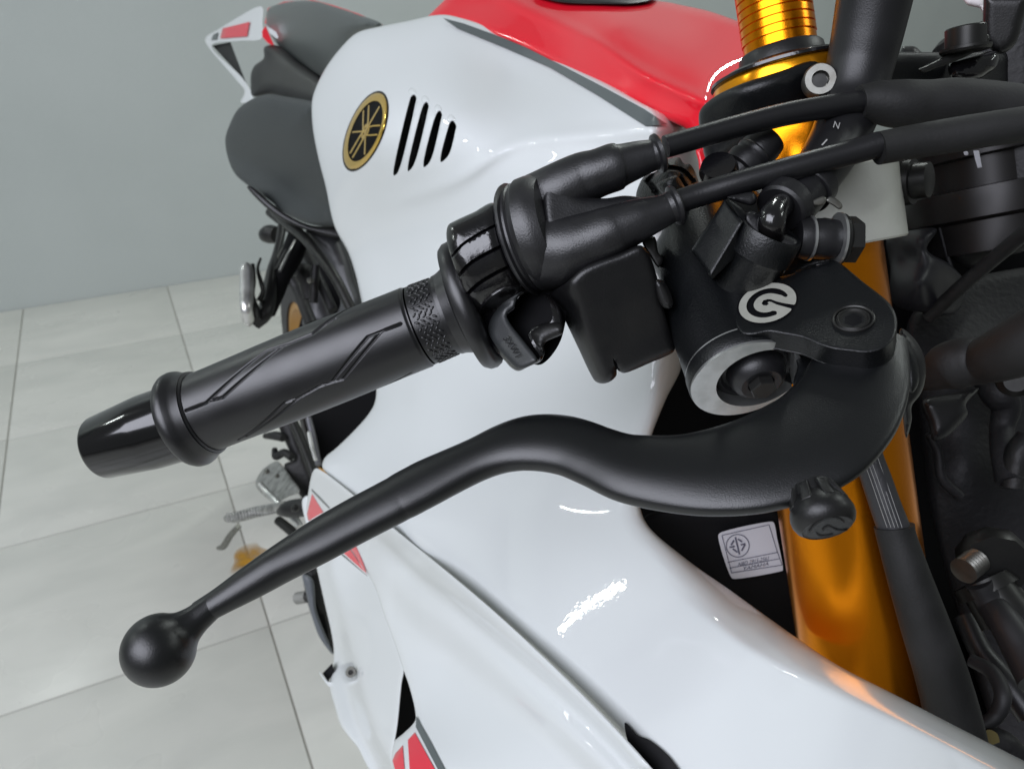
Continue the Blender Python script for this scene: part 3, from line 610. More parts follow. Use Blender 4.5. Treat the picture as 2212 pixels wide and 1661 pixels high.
red_ = relief('tank_edge', c('E8',(945,0),(1030,0),(1105,240),(1000,300),(975,150)), .40, M['red'], bike, r=.002, thick=.02, res=7)
# silver clip-on clamp
cl = lathe('handlebar_clamp', FA+AX*onaxis(392), AX, [(0,.030),(0,.0385),(.001,.0395),(.031,.0395),(.0318,.0388),(.0318,.030)], M['silvercast'], bike, seg=72, label='silver handlebar clamp round the fork')
relief('clamp_lug', c('C3',(155,1100),(200,1062),(350,1040),(430,1060),(400,1160),(300,1230),(190,1180)), .315, M['silvercast'], bike, r=.002, thick=.02, res=7)
a = P(*c('E2',(760,370))[0], .33); ax = (P(*c('E2',(960,350))[0], .325)-a)
lathe('clamp_bolt', a, ax, [(0,.006),(.0,.0098),(.003,.0098),(.0032,.0085),(.005,.0085),(.0052,.0098),(.008,.0095),(.0082,.0075),(.0140,.0072),(.0145,.0058),(.0145,.0001)], M['darksteel'], bike, label='steel bolt of the clamp')
# steering stem stack on the right, behind
st0 = P(2105, 225, .43)
lathe('steering_stem', st0, AX, [(0,.02),(0,.040),(.03,.040),(.031,.034),(.046,.034),(.047,.044),(.052,.045),(.062,.045),(.064,.041),(.08,.041),(.081,.02)], mat('brown_dark_metal', (.012,.0108,.0105), .36, metal=.4), bike, seg=72, label='dark steering stem and bearing cover')
lathe('ignition_barrel', P(2160,60,.42), AX, [(0,.01),(0,.03),(.003,.033),(.10,.033),(.10,.01)], M['dark'], bike)
for (q0, q1, r_) in (((1560,40,),(1562,44),3.2),):
    pass
relief('bright_tab', c('E2',(1640,10),(1705,8),(1740,195),(1690,205),(1660,100)), .36, M['sticker'], bike, r=.0004, thick=.002, res=4, corner=True)
relief('bright_tab', c('E2',(1535,25),(1580,20),(1585,58),(1545,60)), .36, M['sticker'], bike, r=.0004, thick=.002, res=4)
relief('steel_tab', c('E2',(850,225),(1140,160),(1145,290),(985,325)), .365, M['steel'], bike, r=.001, thick=.003, res=5, corner=True)
# dark machinery to the right of the fork
relief('radiator_shroud', [(1380,1050),(1420,820),(1500,640),(1900,420),(2000,350),(2330,330,'c'),(2330,1760,'c'),(2150,1700),(1800,1560),(1560,1350),(1400,1200)],
  rbf([(1400,900,.50),(1400,1150,.47),(1600,1300,.46),(2000,400,.52),(2300,400,.52),(2100,1000,.52),(2300,1700,.45),(1700,1000,.52),(2000,1500,.45)]), M['black'], bike, r=.004, thick=.03, res=24, label='matt black shroud behind the fork')
relief('headlamp_bracket', c('E2',(1340,800),(1500,560),(2300,300,'c'),(2300,1050),(1900,1200),(1600,1300),(1380,1180),(1300,1000)), .43, M['dark'], bike, r=.008, thick=.03, res=10, grooves=[(c('E2',(1280,810),(1330,1000),(1370,1170)), 5, .004)])
relief('stem_casting', c('E2',(690,960),(900,900),(1240,880),(1130,1100),(1400,1280),(1560,1500),(1450,1800),(1100,1800),(760,1700),(720,1300)), rbf([(1900,460,.43),(1980,480,.41),(1960,560,.415),(2050,620,.42),(1900,640,.43),(1985,610,.395),(2080,660,.43),(1985,525,.400)]), mat('dark_casting', (.012,.012,.015), .45), bike, r=.006, thick=.03, res=8, label='dark cast steering head')
tube('fairing_stay', [(*q, d, r) for q, d, r in zip(c('E2',(1150,1850),(1500,1520),(1900,1180),(2300,850)), (.42,.40,.38,.36), (15,15,16,17))], M['dark'], bike)
relief('side_opening_light', c('E2',(2025,1475),(2080,1420),(2204,1375),(2300,1350),(2300,1600),(2204,1600),(2100,1690),(2040,1690)), .50, mat('pale_backing', (.42,.46,.44), .6), bike, r=0, thick=.01, res=10, corner=True)
dusty = mat('dusty_inner_plastic', (.007, .007, .008), .55, spec=.3, bump=(300, .0004), mix=((.017, .0165, .018), 14, .7))
relief('inner_panel', [(1960,700),(2010,640),(2100,600),(2330,560,'c'),(2330,1760,'c'),(2200,1700),(2120,1500),(2060,1300),(2010,1100),(1985,900)], rbf([(1980,700,.47),(2050,800,.45),(2150,700,.47),(2000,950,.46),(2080,1000,.44),(2180,950,.45),(2060,1200,.45),(2200,1300,.44),(2130,1450,.44),(2250,1600,.42)], 5e-3), dusty, bike, r=.006, thick=.02, res=14)
tube('inner_pipe', [(*q, d, r) for q, d, r in zip(c('E1',(1780,600),(1900,740),(2000,900),(1960,1150),(1980,1400),(2060,1750)), (.43,.42,.42,.42,.41,.40), (26,34,30,24,26,30))], dusty, bike)
tube('inner_pipe', [(*q, d, r) for q, d, r in zip(c('E1',(2250,1250),(2150,1400),(2100,1600),(2080,1800)), (.40,.40,.40,.40), (24,26,24,22))], M['dark'], bike)
tube('inner_cable', [(*q, d, r) for q, d, r in zip(c('E2',(1250,780),(1290,950),(1350,1160),(1400,1300)), (.42,.42,.42,.42), (4,4,4,4))], dusty, bike)
tube('inner_cable', [(*q, d, r) for q, d, r in zip(c('E1',(1150,1200),(1250,1400),(1300,1700),(1500,1900)), (.43,.43,.43,.43), (9,9,10,10))], dusty, bike)
lathe('pipe_bolt', P(*c('E1',(2080,610))[0], .36), Vector((-.5,-1,.5)), [(0,.006),(.002,.0075),(.006,.0075),(.008,.005),(.008,.001)], M['darksteel'], bike)
relief('inner_gusset', c('E4',(1200,1450),(1320,1260),(1420,1290),(1460,1420),(1560,1380),(1720,1500),(1720,1680),(1500,1680)), .33, M['dark'], bike, r=.004, thick=.02, res=8)
# cable boots and hoses, lower right (crop E1/C6)
tube('wiring_boot', [(*q, d, r) for q, d, r in zip(c('E1',(1080,600),(1180,560),(1350,470),(1560,410),(1740,400),(1950,330),(2250,200),(2600,20)), (.34,.335,.33,.325,.32,.31,.30,.29), (26,34,52,54,50,58,68,74))], M['sleeve'], bike, label='wrinkled black wiring boot', per=8,)
relief('boot_flap', c('E1',(1070,850),(1150,800),(1500,740),(1700,700),(1560,880),(1580,980),(1480,1120),(1330,1250),(1200,1280),(1150,1100)), .36, M['rubber'], bike, r=.006, thick=.02, res=8)
relief('lever_flange', c('E1',(840,40),(960,120),(1060,260),(1110,400),(1110,600),(1060,760),(960,900),(960,1050),(900,1250),(860,1000),(830,600),(820,300)), .250, M['plastic'], bike, r=.004, thick=.03, res=7)
relief('lever_washer', c('E1',(850,100),(930,200),(1000,330),(1035,480),(1040,620),(1000,720),(955,755),(920,700),(890,500),(850,300)), .246, M['cast'], bike, r=.002, thick=.02, res=6)
# hydraulic/electric hose beside the fork
tube('ribbed_hose', [(*q, d, r) for q, d, r in zip(c('C6',(1200,-480),(1290,-180),(1340,-40),(1395,120),(1440,240)), (.316,.315,.314,.313,.313), (30,30,31,32,33))], mat('ribbed_rubber', (.03,.03,.033), .5, bump=(400,.0003)), bike, label='ribbed clear-printed hose')
for k in range(5):
    a0 = -14+9*k
    tube('print_line', [(q[0]+a0*(.9), q[1], d, .7) for q, d in zip(c('C6',(1200,-480),(1290,-180),(1340,-40),(1395,120),(1435,235)), (.3105,.3095,.3085,.3070,.3068))], M['print'], bike, per=3, seg=6)
tube('hose_sleeve', [(*q, d, r) for q, d, r in zip(c('C6',(1442,225),(1450,270),(1520,500),(1620,800),(1720,1100),(1800,1400),(1860,1700)), (.313,.313,.313,.316,.320,.323,.325), (41,40,44,50,54,57,58))], M['sleeve'], bike, label='dusty black sleeve over the hose')
tube('coolant_hose', [(*q, d, r) for q, d, r in zip(c('C6',(1940,560),(2010,680),(2100,800),(2212,980),(2300,1150)), (.36,.36,.35,.34,.33), (27,30,34,40,42))], mat('hose_grey_black', (.012,.012,.013), .5), bike)
tube('coolant_hose', [(*q, d, r) for q, d, r in zip(c('C6',(1860,760),(1950,960),(2080,1120),(2250,1350)), (.40,.39,.38,.37), (22,24,26,28))], M['rubber'], bike)
tube('looped_hose', [(*q, d, r) for q, d, r in zip(c('C6',(1900,1020),(2020,1090),(2085,1230),(2040,1350),(1940,1420)), (.38,.37,.36,.36,.36), (14,16,17,16,15))], mat('hose_dusty', (.014,.014,.015), .6), bike)
a = P(*c('C6',(2010,400))[0], .37)
nb = lathe('engine_nut', a, Vector((-.3,-1,.2)), [(0,.008),(0,.0155),(.006,.0165),(.010,.0150),(.0105,.001)], M['darksteel'], bike, seg=10, label='dusty nut with a threaded stud')
lathe('stud', P(*c('C6',(1935,425))[0], .362), Vector((-.9,-.6,-.1)), [(k*.0009, .0055+(.0006 if k % 2 else 0)) for k in range(14)]+[(.0125,.0001)], M['steel'], nb)
lathe('hose_union', P(*c('C6',(1960,540))[0], .37), P(2060,1400,.36)-P(1990,1290,.37), [(0,.008),(0,.014),(.006,.015),(.006,.012),(.02,.013)], M['darksteel'], bike)
tube('bottom_fitting', [(*q, d, r) for q, d, r in zip(c('C6',(1850,1600),(1960,1520),(2060,1500),(2150,1560),(2212,1640)), (.33,.33,.33,.33,.33), (22,26,28,26,22))], M['dark'], bike)
relief('cooler_plate', c('C6',(420,640),(700,560),(850,560),(900,900),(700,800),(560,700)), .44, M['dark'], bike, r=.01, thick=.02, res=10)
relief('yellow_tag', c('C6',(1990,1430),(2050,1450),(2060,1530),(1980,1540)), .325, mat('faded_yellow', (.09,.07,.02), .6), bike, r=0, thick=.002, res=8)
# --- certification sticker
fst = plane(*[(q[0], q[1], d) for q, d in zip(c('D7',(360,640),(1380,410),(640,1480)), (.415,.405,.42))])
stk = relief('sticker', [q for q in c('D7',(350,660),(385,620),(1340,408),(1395,420),(1460,700),(1570,1330),(1540,1345),(640,1490),(600,1470),(460,1130))], fst, M['sticker'], bike, r=0, thick=.001, res=10, label='white certification sticker on a black part')
relief('sticker_panel', [(1390,1120),(1560,1110),(1680,1110),(1730,1500),(1500,1330)], lambda x, y: fst(x, y)+.006, M['black'], bike, r=.003, thick=.02, res=16)
def ln(*p, wd=2.2, cl=False):
    pts = c('D7', *p)
    relief('sticker_line', stroke([tuple(q)+('c',) for q in pts], wd*.24, 3.), lambda x, y: fst(x, y)-.0004, M['ink'], stk, r=0, thick=.0003, res=6, corner=True)
for a_, b_ in (((415,668),(1310,466)),((1310,466),(1460,960)),((1460,960),(1560,1230)),((415,668),(600,1380)),((600,1380),(1560,1230)),((520,1180),(1470,990)),((560,1290),(1510,1110))): ln(a_, b_, wd=6)
cc = [(715+225*math.cos(t), 865+222*math.sin(t)) for t in np.linspace(0, 2*math.pi, 33)]
relief('sticker_line', c('D7', *cc[:-1]), lambda x, y: fst(x, y)-.0004, M['ink'], stk, r=0, thick=.0003, res=6, holes=[c('D7', *[(715+(p[0]-715)*.93, 865+(p[1]-865)*.93) for p in cc[:-1]])])
for a_, b_ in (((670,700),(750,1030)),((645,760),(590,850)),((560,895),(660,875)),((620,920),(710,990)),((720,740),(800,790)),((770,850),(860,825)),((855,840),(790,960))): ln(a_, b_, wd=15)
text('sticker_text', 'NBD 2915-2561', c('D7',(1020,1165))[0], (4.05,-.86), (-1.6,-5.9) if 0 else (1.2,-5.2), fst, M['ink'], stk, size=2.5)
text('sticker_text', 'YAMAHA', c('D7',(1060,1255))[0], (5.3,-1.1), (1.0,-4.4), fst, M['ink'], stk, size=2.6)

# unseen nose cowl outside the right edge, added to shade the fork area
vs, fs = [], []
NU, NV = 24, 16
for i in range(NU+1):
    la = -.20+.30*i/NU
    for j in range(NV+1):
        h = .50+.42*j/NV; Lq = .02-.22*(1-((la+.05)/.15)**2)-.10*(j/NV-.4)**2
        vs.append(W(Lq, la, h))
n1_ = len(vs); vs += [v+Vector((-.004, -.002, 0)) for v in vs]
for i in range(NU):
    for j in range(NV):
        a_ = i*(NV+1)+j; q = (a_, a_+1, a_+NV+2, a_+NV+1); fs.append(q); fs.append(tuple(x+n1_ for x in q[::-1]))
mk('shading_nose_cowl', vs, fs, M['plastic'], bike)
# ------------------------------------------------------------ throttle side
GA, GB = P(1018, 660, .305), P(405, 905, .320); GD = (GB-GA); GL = GD.length; GD.normalize()
ga, gu, gv = frame_of(GD)
fcam = Vector((0, 0, CAMH))-GA; FR = math.atan2(fcam.dot(gv), fcam.dot(gu))
def on_grip(x, y, R=.0172):
    o_ = Vector((0, 0, CAMH)); d = (P(x, y, 1.)-o_).normalized(); w0 = o_-GA
    dp = d-ga*d.dot(ga); wp = w0-ga*w0.dot(ga); A_ = dp.dot(dp); B_ = dp.dot(wp); C_ = wp.dot(wp)-R*R; D_ = B_*B_-A_*C_
    t = (-B_-math.sqrt(max(D_, 0)))/A_; q = w0+d*t; th = math.atan2(q.dot(gv), q.dot(gu)); return q.dot(ga), FR+(th-FR+math.pi) % (2*math.pi)-math.pi
def gtrace(crop, *pts): return [on_grip(*q) for q in c(crop, *pts)]
tIn = on_grip(*c('D1',(1855,300))[0])[0]; tOut = on_grip(*c('D1',(590,740))[0])[0]
tBand = on_grip(*c('D1',(2010,200))[0])[0]
GR = .0168
lines = [gtrace('D1',(610,750),(722,708),(1060,420),(1180,383),(1310,330),(1520,180),(1600,140)), gtrace('D1',(750,693),(815,678),(1140,405),(1180,383)),
 gtrace('D1',(1800,270),(1690,312),(1620,340),(1420,590)), gtrace('D1',(1690,315),(1480,578),(1420,592),(1350,615),(1250,672),(1160,705),(905,915)),
 gtrace('D1',(1250,672),(1225,690),(950,895)), gtrace('D1',(1440,240),(1310,330)), gtrace('D1',(1690,630),(1860,545)), gtrace('D1',(1720,612),(1800,580))]
vs, fs = [], []; NT, NS = 460, 400
ts = np.linspace(tIn-.0005, tOut, NT); ths = np.linspace(FR-math.pi, FR+math.pi, NS, endpoint=False)
tt, hh = np.meshgrid(ts, ths, indexing='ij')
disp = np.zeros_like(tt); uvp = np.stack([tt.ravel(), hh.ravel()*GR], 1)
for L_ in lines:
    poly = np.array([(a, b*GR) for a, b in L_]); q = pdist(uvp*1000, poly*1000, False)/1000
    disp = np.maximum(disp, (np.clip(1-q/.00062, 0, 1)**.6*.0009).reshape(tt.shape))
rad = GR*(1+.035*np.sin(np.clip((tt-tIn)/(tOut-tIn), 0, 1)*math.pi)**2)-disp
rad -= np.clip(1-(tt-tIn)/.001, 0, 1)*.0005
pos = np.array(GA)[None, None]+tt[..., None]*np.array(ga)+rad[..., None]*(np.cos(hh)[..., None]*np.array(gu)+np.sin(hh)[..., None]*np.array(gv))
idx = np.arange(NT*NS).reshape(NT, NS); a_ = idx[:-1]; b_ = idx[1:]
fs = np.stack([a_, np.roll(a_, -1, 1), np.roll(b_, -1, 1), b_], -1).reshape(-1, 4)
grip = mk('throttle_grip', pos.reshape(-1, 3), fs, M['grip'], bike, 60, label='black rubber throttle grip with angular grooves')
A_ = GA
lathe('grip_collar', A_, ga, [(tOut-.0003,.0155),(tOut-.0003,.0172),(tOut+.0004,.0178),(tOut+.0005,.0171),(tOut+.0008,.0180),(tOut+.0035,.0186),(tOut+.005,.0192),(tOut+.0064,.0202),(tOut+.008,.0206),(tOut+.0098,.0204),(tOut+.0112,.0196),(tOut+.012,.0183),(tOut+.012,.015)], M['grip'], grip, seg=96)
# bar end weight
be = tOut+.0118; EA = P(214, 968, .326); dE_ = (EA-(GA+ga*be)); eL = dE_.length
lathe('bar_end_weight', GA+ga*be, dE_, [(-.002,.012),(-.002,.0162),(eL*.35,.0160),(eL*.42,.0158),(eL*.95,.0136),(eL-.0012,.01335),(eL-.0005,.0129),(eL-.0001,.0122),(eL,.0112),(eL,.0001)], M['glossend'], bike, seg=96, label='polished black bar end weight')
# patterned band
bandL = tIn-tBand
lathe('grip_band', GA, ga, [(tBand,.0150),(tBand,.0158),(tIn-.0012,.0163),(tIn-.0012,.015)], M['grip'], grip, seg=96)
bv, bf = [], []; dome = [(0, 1., .0), (.45, .8, .62), (.8, .4, .9), (1, 0, 1)]
nrow = 7; nc = 33
for i in range(nrow):
    for j in range(nc):
        th = 2*math.pi*(j+.5*(i % 2))/nc; t = tBand+.0016+(bandL-.0040)*(i+.5)/nrow; al = math.radians(38 if (i+j) % 2 else -38)+random.uniform(-.1, .1)
        rr = .0158+(.0005)*(t-tBand)/bandL; n0 = len(bv)
        for (h, s, _) in ((0, 1, 0), (.6, .82, 0), (1., .45, 0)):
            for k in range(10):
                a1 = 2*math.pi*k/10; ex, ey = .00122*math.cos(a1)*s, .00052*math.sin(a1)*s
                x_, y_ = ex*math.cos(al)-ey*math.sin(al), ex*math.sin(al)+ey*math.cos(al)
                R_ = rr+.00055*h-.0001; bv.append(GA+ga*(t+x_)+(gu*math.cos(th+y_/rr)+gv*math.sin(th+y_/rr))*R_)
        for l in range(2):
            for k in range(10): m_ = (k+1) % 10; bf.append((n0+l*10+k, n0+l*10+m_, n0+l*10+10+m_, n0+l*10+10+k))
        bf.append(tuple(n0+20+k for k in range(10)))
mk('grip_studs', bv, bf, M['grip'], grip, 60, kind='stuff')
# inner flange of the grip
tF = on_grip(*c('D1',(2060,330))[0])[0]
fl_ = lathe('grip_flange', GA, ga, [(.0105,.0100),(.0105,.0160),(.0075,.0170),(.0050,.0180),(.0040,.0200),(.0035,.0248),(.0015,.0262),(-.0010,.0264),(-.003,.0255),(-.004,.0240),(-.004,.012)], M['grip'], grip, seg=96)
lathe('grip_neck', GA, ga, [(tBand+.0003,.0150),(tBand+.0003,.0164),(tBand-.004,.0168),(.0060,.0175),(.0050,.0160)], M['grip'], grip, seg=96)
# switch/throttle housing in gloss black
hou = c('C4',(316,560),(330,510),(380,480),(500,425),(640,362),(700,600),(800,860),(880,965),(1000,985),(1080,1060),(1112,1180),(1108,1248),(1050,1278),(985,1318),(987,1375),(960,1435),(880,1472),(805,1505),(760,1485),(700,1420),(560,1262),(480,1120),(400,900),(350,740),(322,640))
fH = rbf([(*q, d) for q, d in zip(c('C4',(330,540),(480,440),(640,400),(500,650),(700,700),(420,800),(600,900),(560,1150),(700,1300),(800,1480),(950,1400),(1080,1150),(860,1000),(640,1180),(640,560)), (.300,.292,.285,.274,.272,.282,.271,.278,.272,.276,.272,.272,.270,.270,.276))], 1e-5)
hcA = P(*c('C4',(815,620))[0], .2905); bax = (P(1018, 660, .305)-P(405, 905, .320)).normalized()
fHl = plane(*[(*q, d) for q, d in zip(c('C4',(300,500),(800,1480),(1100,1100)), (.315,.277,.271))])
fH = smin(cylfn(hcA, bax, .0208), fHl, k=.0012)
cav = c('C4',(850,972),(985,990),(1030,1080),(1030,1165),(900,1215),(875,1245),(900,1320),(950,1400),(945,1428),(900,1370),(740,1165),(730,1120),(775,1085),(788,1030))
hs = relief('throttle_housing', hou, fH, M['gloss'], bike, r=.005, thick=.03, res=7, holes=[cav], label='gloss black throttle housing marked 3XW1', sharp=55,
  grooves=[(c('C4',(355,728),(420,650),(540,570),(655,512)), 3.0, .0014),(c('C4',(398,862),(470,780),(600,700),(718,645)), 4.0, .002),(c('C4',(455,985),(530,915),(650,840),(758,790)), 4.0, .002),
   (c('C4',(560,1262),(540,1120),(600,1020),(700,950),(830,930)), 4.0, -.0012)])
relief('housing_recess', c('C4',(700,930),(1100,950),(1100,1280),(960,1460),(880,1440),(700,1150)), lambda x, y: fH(x, y)+.012, M['black'], hs, r=0, thick=.004, res=12)
face = c('C4',(600,1230),(612,1160),(680,1060),(760,1000),(832,965),(800,1010),(775,1070),(728,1115),(745,1170),(860,1320),(935,1430),(900,1462),(805,1490),(740,1440),(650,1330))
relief('housing_face', face, lambda x, y: fH(x, y)-.0016, mat('satin_housing_face', (.022,.024,.025), .38, bump=(1500,.00005)), hs, r=.002, thick=.005, res=6)
text('housing_text', '3XW1', c('E5',(1200,960))[0], (6.9*.62,10.2*.62), (7.4,-3.9), lambda x, y: fH(x, y)-.0022, M['blackslot'], hs, size=2.6)
relief('cable_knob', c('C4',(880,1250),(900,1215),(1030,1165),(1100,1180),(1112,1215),(1100,1252),(990,1312),(970,1370),(920,1330)), lambda x, y: fH(x, y)-.002, M['plastic'], hs, r=.004, thick=.02, res=6)
# rubber boot over the housing with two cable snouts
bA = P(*c('C4',(745,605))[0], .272); bA = P(*c('C4',(760,620))[0], .285)
bax = (P(*c('C4',(1050,500))[0], .278)-P(*c('C4',(745,610))[0], .285))
web = c('C4',(1000,200),(1110,180),(1200,300),(1380,330),(1540,312),(1660,340),(1600,420),(1400,540),(1220,680),(1100,680),(1000,560))
fB = plane(*[(*q, d) for q, d in zip(c('C4',(1050,300),(1150,620),(1550,330)), (.2740,.2700,.2745))])
boot = relief('cable_boot', web, fB, M['boot'], bike, r=.003, thick=.014, res=8, label='black rubber boot with two cable snouts', sharp=60)
barL = (P(*c('C4',(1110,500))[0], .290)-hcA).length
lathe('boot_barrel', hcA, bax, [(0,.012),(0,.0208),(.0008,.0215),(.0018,.0217),(.0024,.0204),(.0032,.0203),(.0038,.0209),(.0044,.0204),(.0066,.0216),(.0098,.0216),(.0125,.0209),(.0152,.0193),(.0158,.015),(.0159,.001)], M['boot'], boot, seg=96, sharp=22)
# snouts
s1 = tube('boot_snout', [(*q, d, r) for q, d, r in zip(c('C4',(980,360),(1080,290),(1250,195),(1350,158),(1480,112),(1500,106),(1640,60),(1725,36)), (.288,.284,.281,.279,.278,.278,.2775,.277), (70,63,56,51,50,46,38,33))], M['boot'], boot, seg=40)
s2 = tube('boot_snout', [(*q, d, r) for q, d, r in zip(c('C4',(1000,690),(1130,680),(1300,622),(1440,560),(1490,535),(1620,480),(1760,428),(1840,395)), (.284,.279,.275,.2725,.272,.271,.2705,.270), (86,76,64,57,53,46,37,32))], M['boot'], boot, seg=40)
for n_, p0, p1, d0, d1, rr in (('snout_rim', (1722,38),(1765,22), .277,.277, .0062), ('snout_rim', (1838,392),(1880,375), .270,.270,.0062)):
    q0, q1 = c('C4', p0, p1); a = P(*q0, d0); ax = P(*q1, d1)-a
    lathe(n_, a, ax, [(-.001,.004),(-.001,rr*.84),(.0006,rr*.9),(.0012,rr*1.12),(.0024,rr*1.15),(.003,rr*1.05),(.003,.003)], M['boot'], boot, seg=48)
relief('boot_nub', c('C4',(1060,110),(1075,92),(1100,88),(1105,110),(1085,125)), .2835, M['boot'], boot, r=.0008, thick=.004, res=4)
# throttle cables and their sleeves
tube('throttle_cable', [(*q, d, r) for q, d, r in zip(c('C3',(-60,930),(150,870),(400,800),(700,725),(1000,672),(1180,645)), (.277,.278,.279,.280,.281,.282), (24,24,24,24.5,24.5,24.5))], M['cable'], bike, seg=32, label='upper throttle cable')
tube('throttle_cable', [(*q, d, r) for q, d, r in zip(c('C3',(-20,1290),(150,1235),(400,1160),(800,1050),(1100,970),(1290,915)), (.270,.270,.268,.266,.265,.264), (25,25.5,26,26.5,27,27.5))], M['cable'], bike, seg=32, label='lower throttle cable')
sl1 = tube('cable_sleeve', [(*q, d, r) for q, d, r in zip(c('C3',(1165,655),(1200,650),(1270,648),(1420,660),(1600,655),(1750,650),(2000,665),(2250,690)), (.283,.283,.283,.283,.284,.285,.287,.289), (36,38,43,50,48,50,49,47))], M['sleeve'], bike, seg=36, label='bulging dusty sleeve on the upper cable')
tube('cable_sleeve', [(*q, d, r) for q, d, r in zip(c('C3',(1285,940),(1500,900),(1800,850),(2050,810),(2300,775)), (.264,.264,.263,.262,.262), (35,36,37,37,38))], M['sleeve'], bike, seg=36, label='straight sleeve on the lower cable')
# dark switch box under the boot
bx = c('C4',(1010,990),(1130,905),(1250,800),(1500,700),(1640,650),(1690,700),(1740,830),(1790,1060),(1840,1240),(1872,1350),(1860,1375),(1700,1450),(1520,1518),(1490,1505),(1475,1492),(1475,1530),(1440,1570),(1380,1590),(1330,1575),(1300,1530),(1200,1320),(1090,1100))
fX = smin(plane(*[(*q, d) for q, d in zip(c('C4',(1250,800),(1680,700),(1400,1500)), (.262,.262,.278))]), plane(*[(*q, d) for q, d in zip(c('C4',(1150,1000),(1330,1520),(1050,1050)), (.264,.277,.290))]), k=.0025)
fX = smax(lambda x, y: fX0(x, y), lambda x, y: fX0(x, y)) if 0 else fX
pA = plane(*[(*q, d) for q, d in zip(c('C4',(1250,800),(1680,700),(1450,1500)), (.266,.266,.282))])
pB = plane(*[(*q, d) for q, d in zip(c('C4',(1160,900),(1385,1550),(1040,1000)), (.2665,.2825,.285))])
fX = smax(pA, pB, k=.0015)
relief('brake_switch_box', bx, fX, M['plastic'], bike, r=.003, thick=.022, res=9, label='black plastic switch box', grooves=[(c('C4',(1478,1492),(1462,1440)), 3, .002)])
relief('cable_guide', c('C4',(1650,620),(1730,590),(1760,700),(1790,740),(1760,800),(1700,720)), .282, M['darksteel'], bike, r=.001, thick=.01, res=6)
relief('switch_plug', c('C4',(1735,880),(1800,900),(1860,1050),(1840,1080),(1790,1070),(1740,960)), .27, M['plastic'], bike, r=.003, thick=.012, res=6)
# cast perch behind the boot, seen between the two cables
pf = rbf([(*q, d) for q, d in zip(c('E8',(300,350),(700,100),(950,400),(600,250),(600,500),(200,560),(1000,500)), (.300,.296,.300,.288,.289,.305,.302))])
pr = relief('perch_clamp', c('E8',(150,650),(180,480),(260,350),(420,280),(490,160),(600,110),(720,100),(780,180),(860,190),(930,290),(1000,480),(1050,560),(1300,600),(1250,750),(900,1100),(700,1500),(500,1480),(480,1330),(700,950),(300,800)), pf, M['castrough'], bike, r=.005, thick=.03, res=7, label='rough cast bar clamp',
  grooves=[(c('E8',(300,420),(420,300),(600,240),(780,290),(900,420)), 6, .005),(c('E8',(340,450),(420,560)), 7, .005),(c('E8',(740,380),(820,540)), 6, .005)])
relief('clamp_cap', c('E8',(420,460),(560,380),(690,345),(760,440),(815,550),(640,600),(540,600),(470,560)), lambda x, y: pf(x, y)-.005, M['castrough'], pr, r=.002, thick=.008, res=6)
# ------------------------------------------------------------ brake lever
top = [(318,1343),(345,1330),(377,1321),(421,1299),(472,1266),(546,1211),(619,1160),(692,1112),(758,1074),(828,1037),(850,1025),(864,1016),(890,1002),(912,991),(1026,942),(1090,912),(1140,897),(1190,893),(1240,898),(1290,912),(1340,928),(1400,935),(1460,933),(1530,920),(1600,897),(1670,860),(1712,822),(1735,780),(1748,745),(1790,690)]
bot = [(380,1475),(418,1420),(428,1378),(438,1352),(472,1335),(546,1299),(619,1260),(692,1222),(765,1182),(840,1143),(860,1133),(872,1127),(895,1115),(930,1096),(1026,1046),(1080,1026),(1130,1016),(1180,1018),(1230,1032),(1290,1060),(1350,1085),(1420,1100),(1500,1110),(1570,1113),(1650,1108),(1740,1087),(1830,1047),(1905,980),(1950,895),(1958,775)]
# fine resample of both edges together, then sweep a rounded section between them
tp_ = top[3:]; bt_ = bot[3:]
ed = spl([(a[0], a[1], b[0], b[1]) for a, b in zip(tp_, bt_)], per=10)
ed[:, :2] = ed[:, :2]
n_ = len(ed); vs, fs = [], []; SG = 48
ctr = [( (e[0]+e[2])/2, (e[1]+e[3])/2) for e in ed]
LPz = plane((1843,691,.2400),(1843,891,.2150),(343,1403,.2250))
LN = (P(1700,900,float(LPz(1700,900)))-P(1400,900,float(LPz(1400,900)))).cross(P(1400,1100,float(LPz(1400,1100)))-P(1400,900,float(LPz(1400,900)))).normalized()
if LN.dot(Vector((0,-cp,sp_))) < 0: LN = -LN
def ldep(x): return float(np.interp(x, [300,600,1000,1400,1600,1700,1790,1950], [.238,.240,.243,.243,.246,.252,.2625,.264]))
cen = [P(*q, float(LPz(*q))+.0165) for q in ctr]
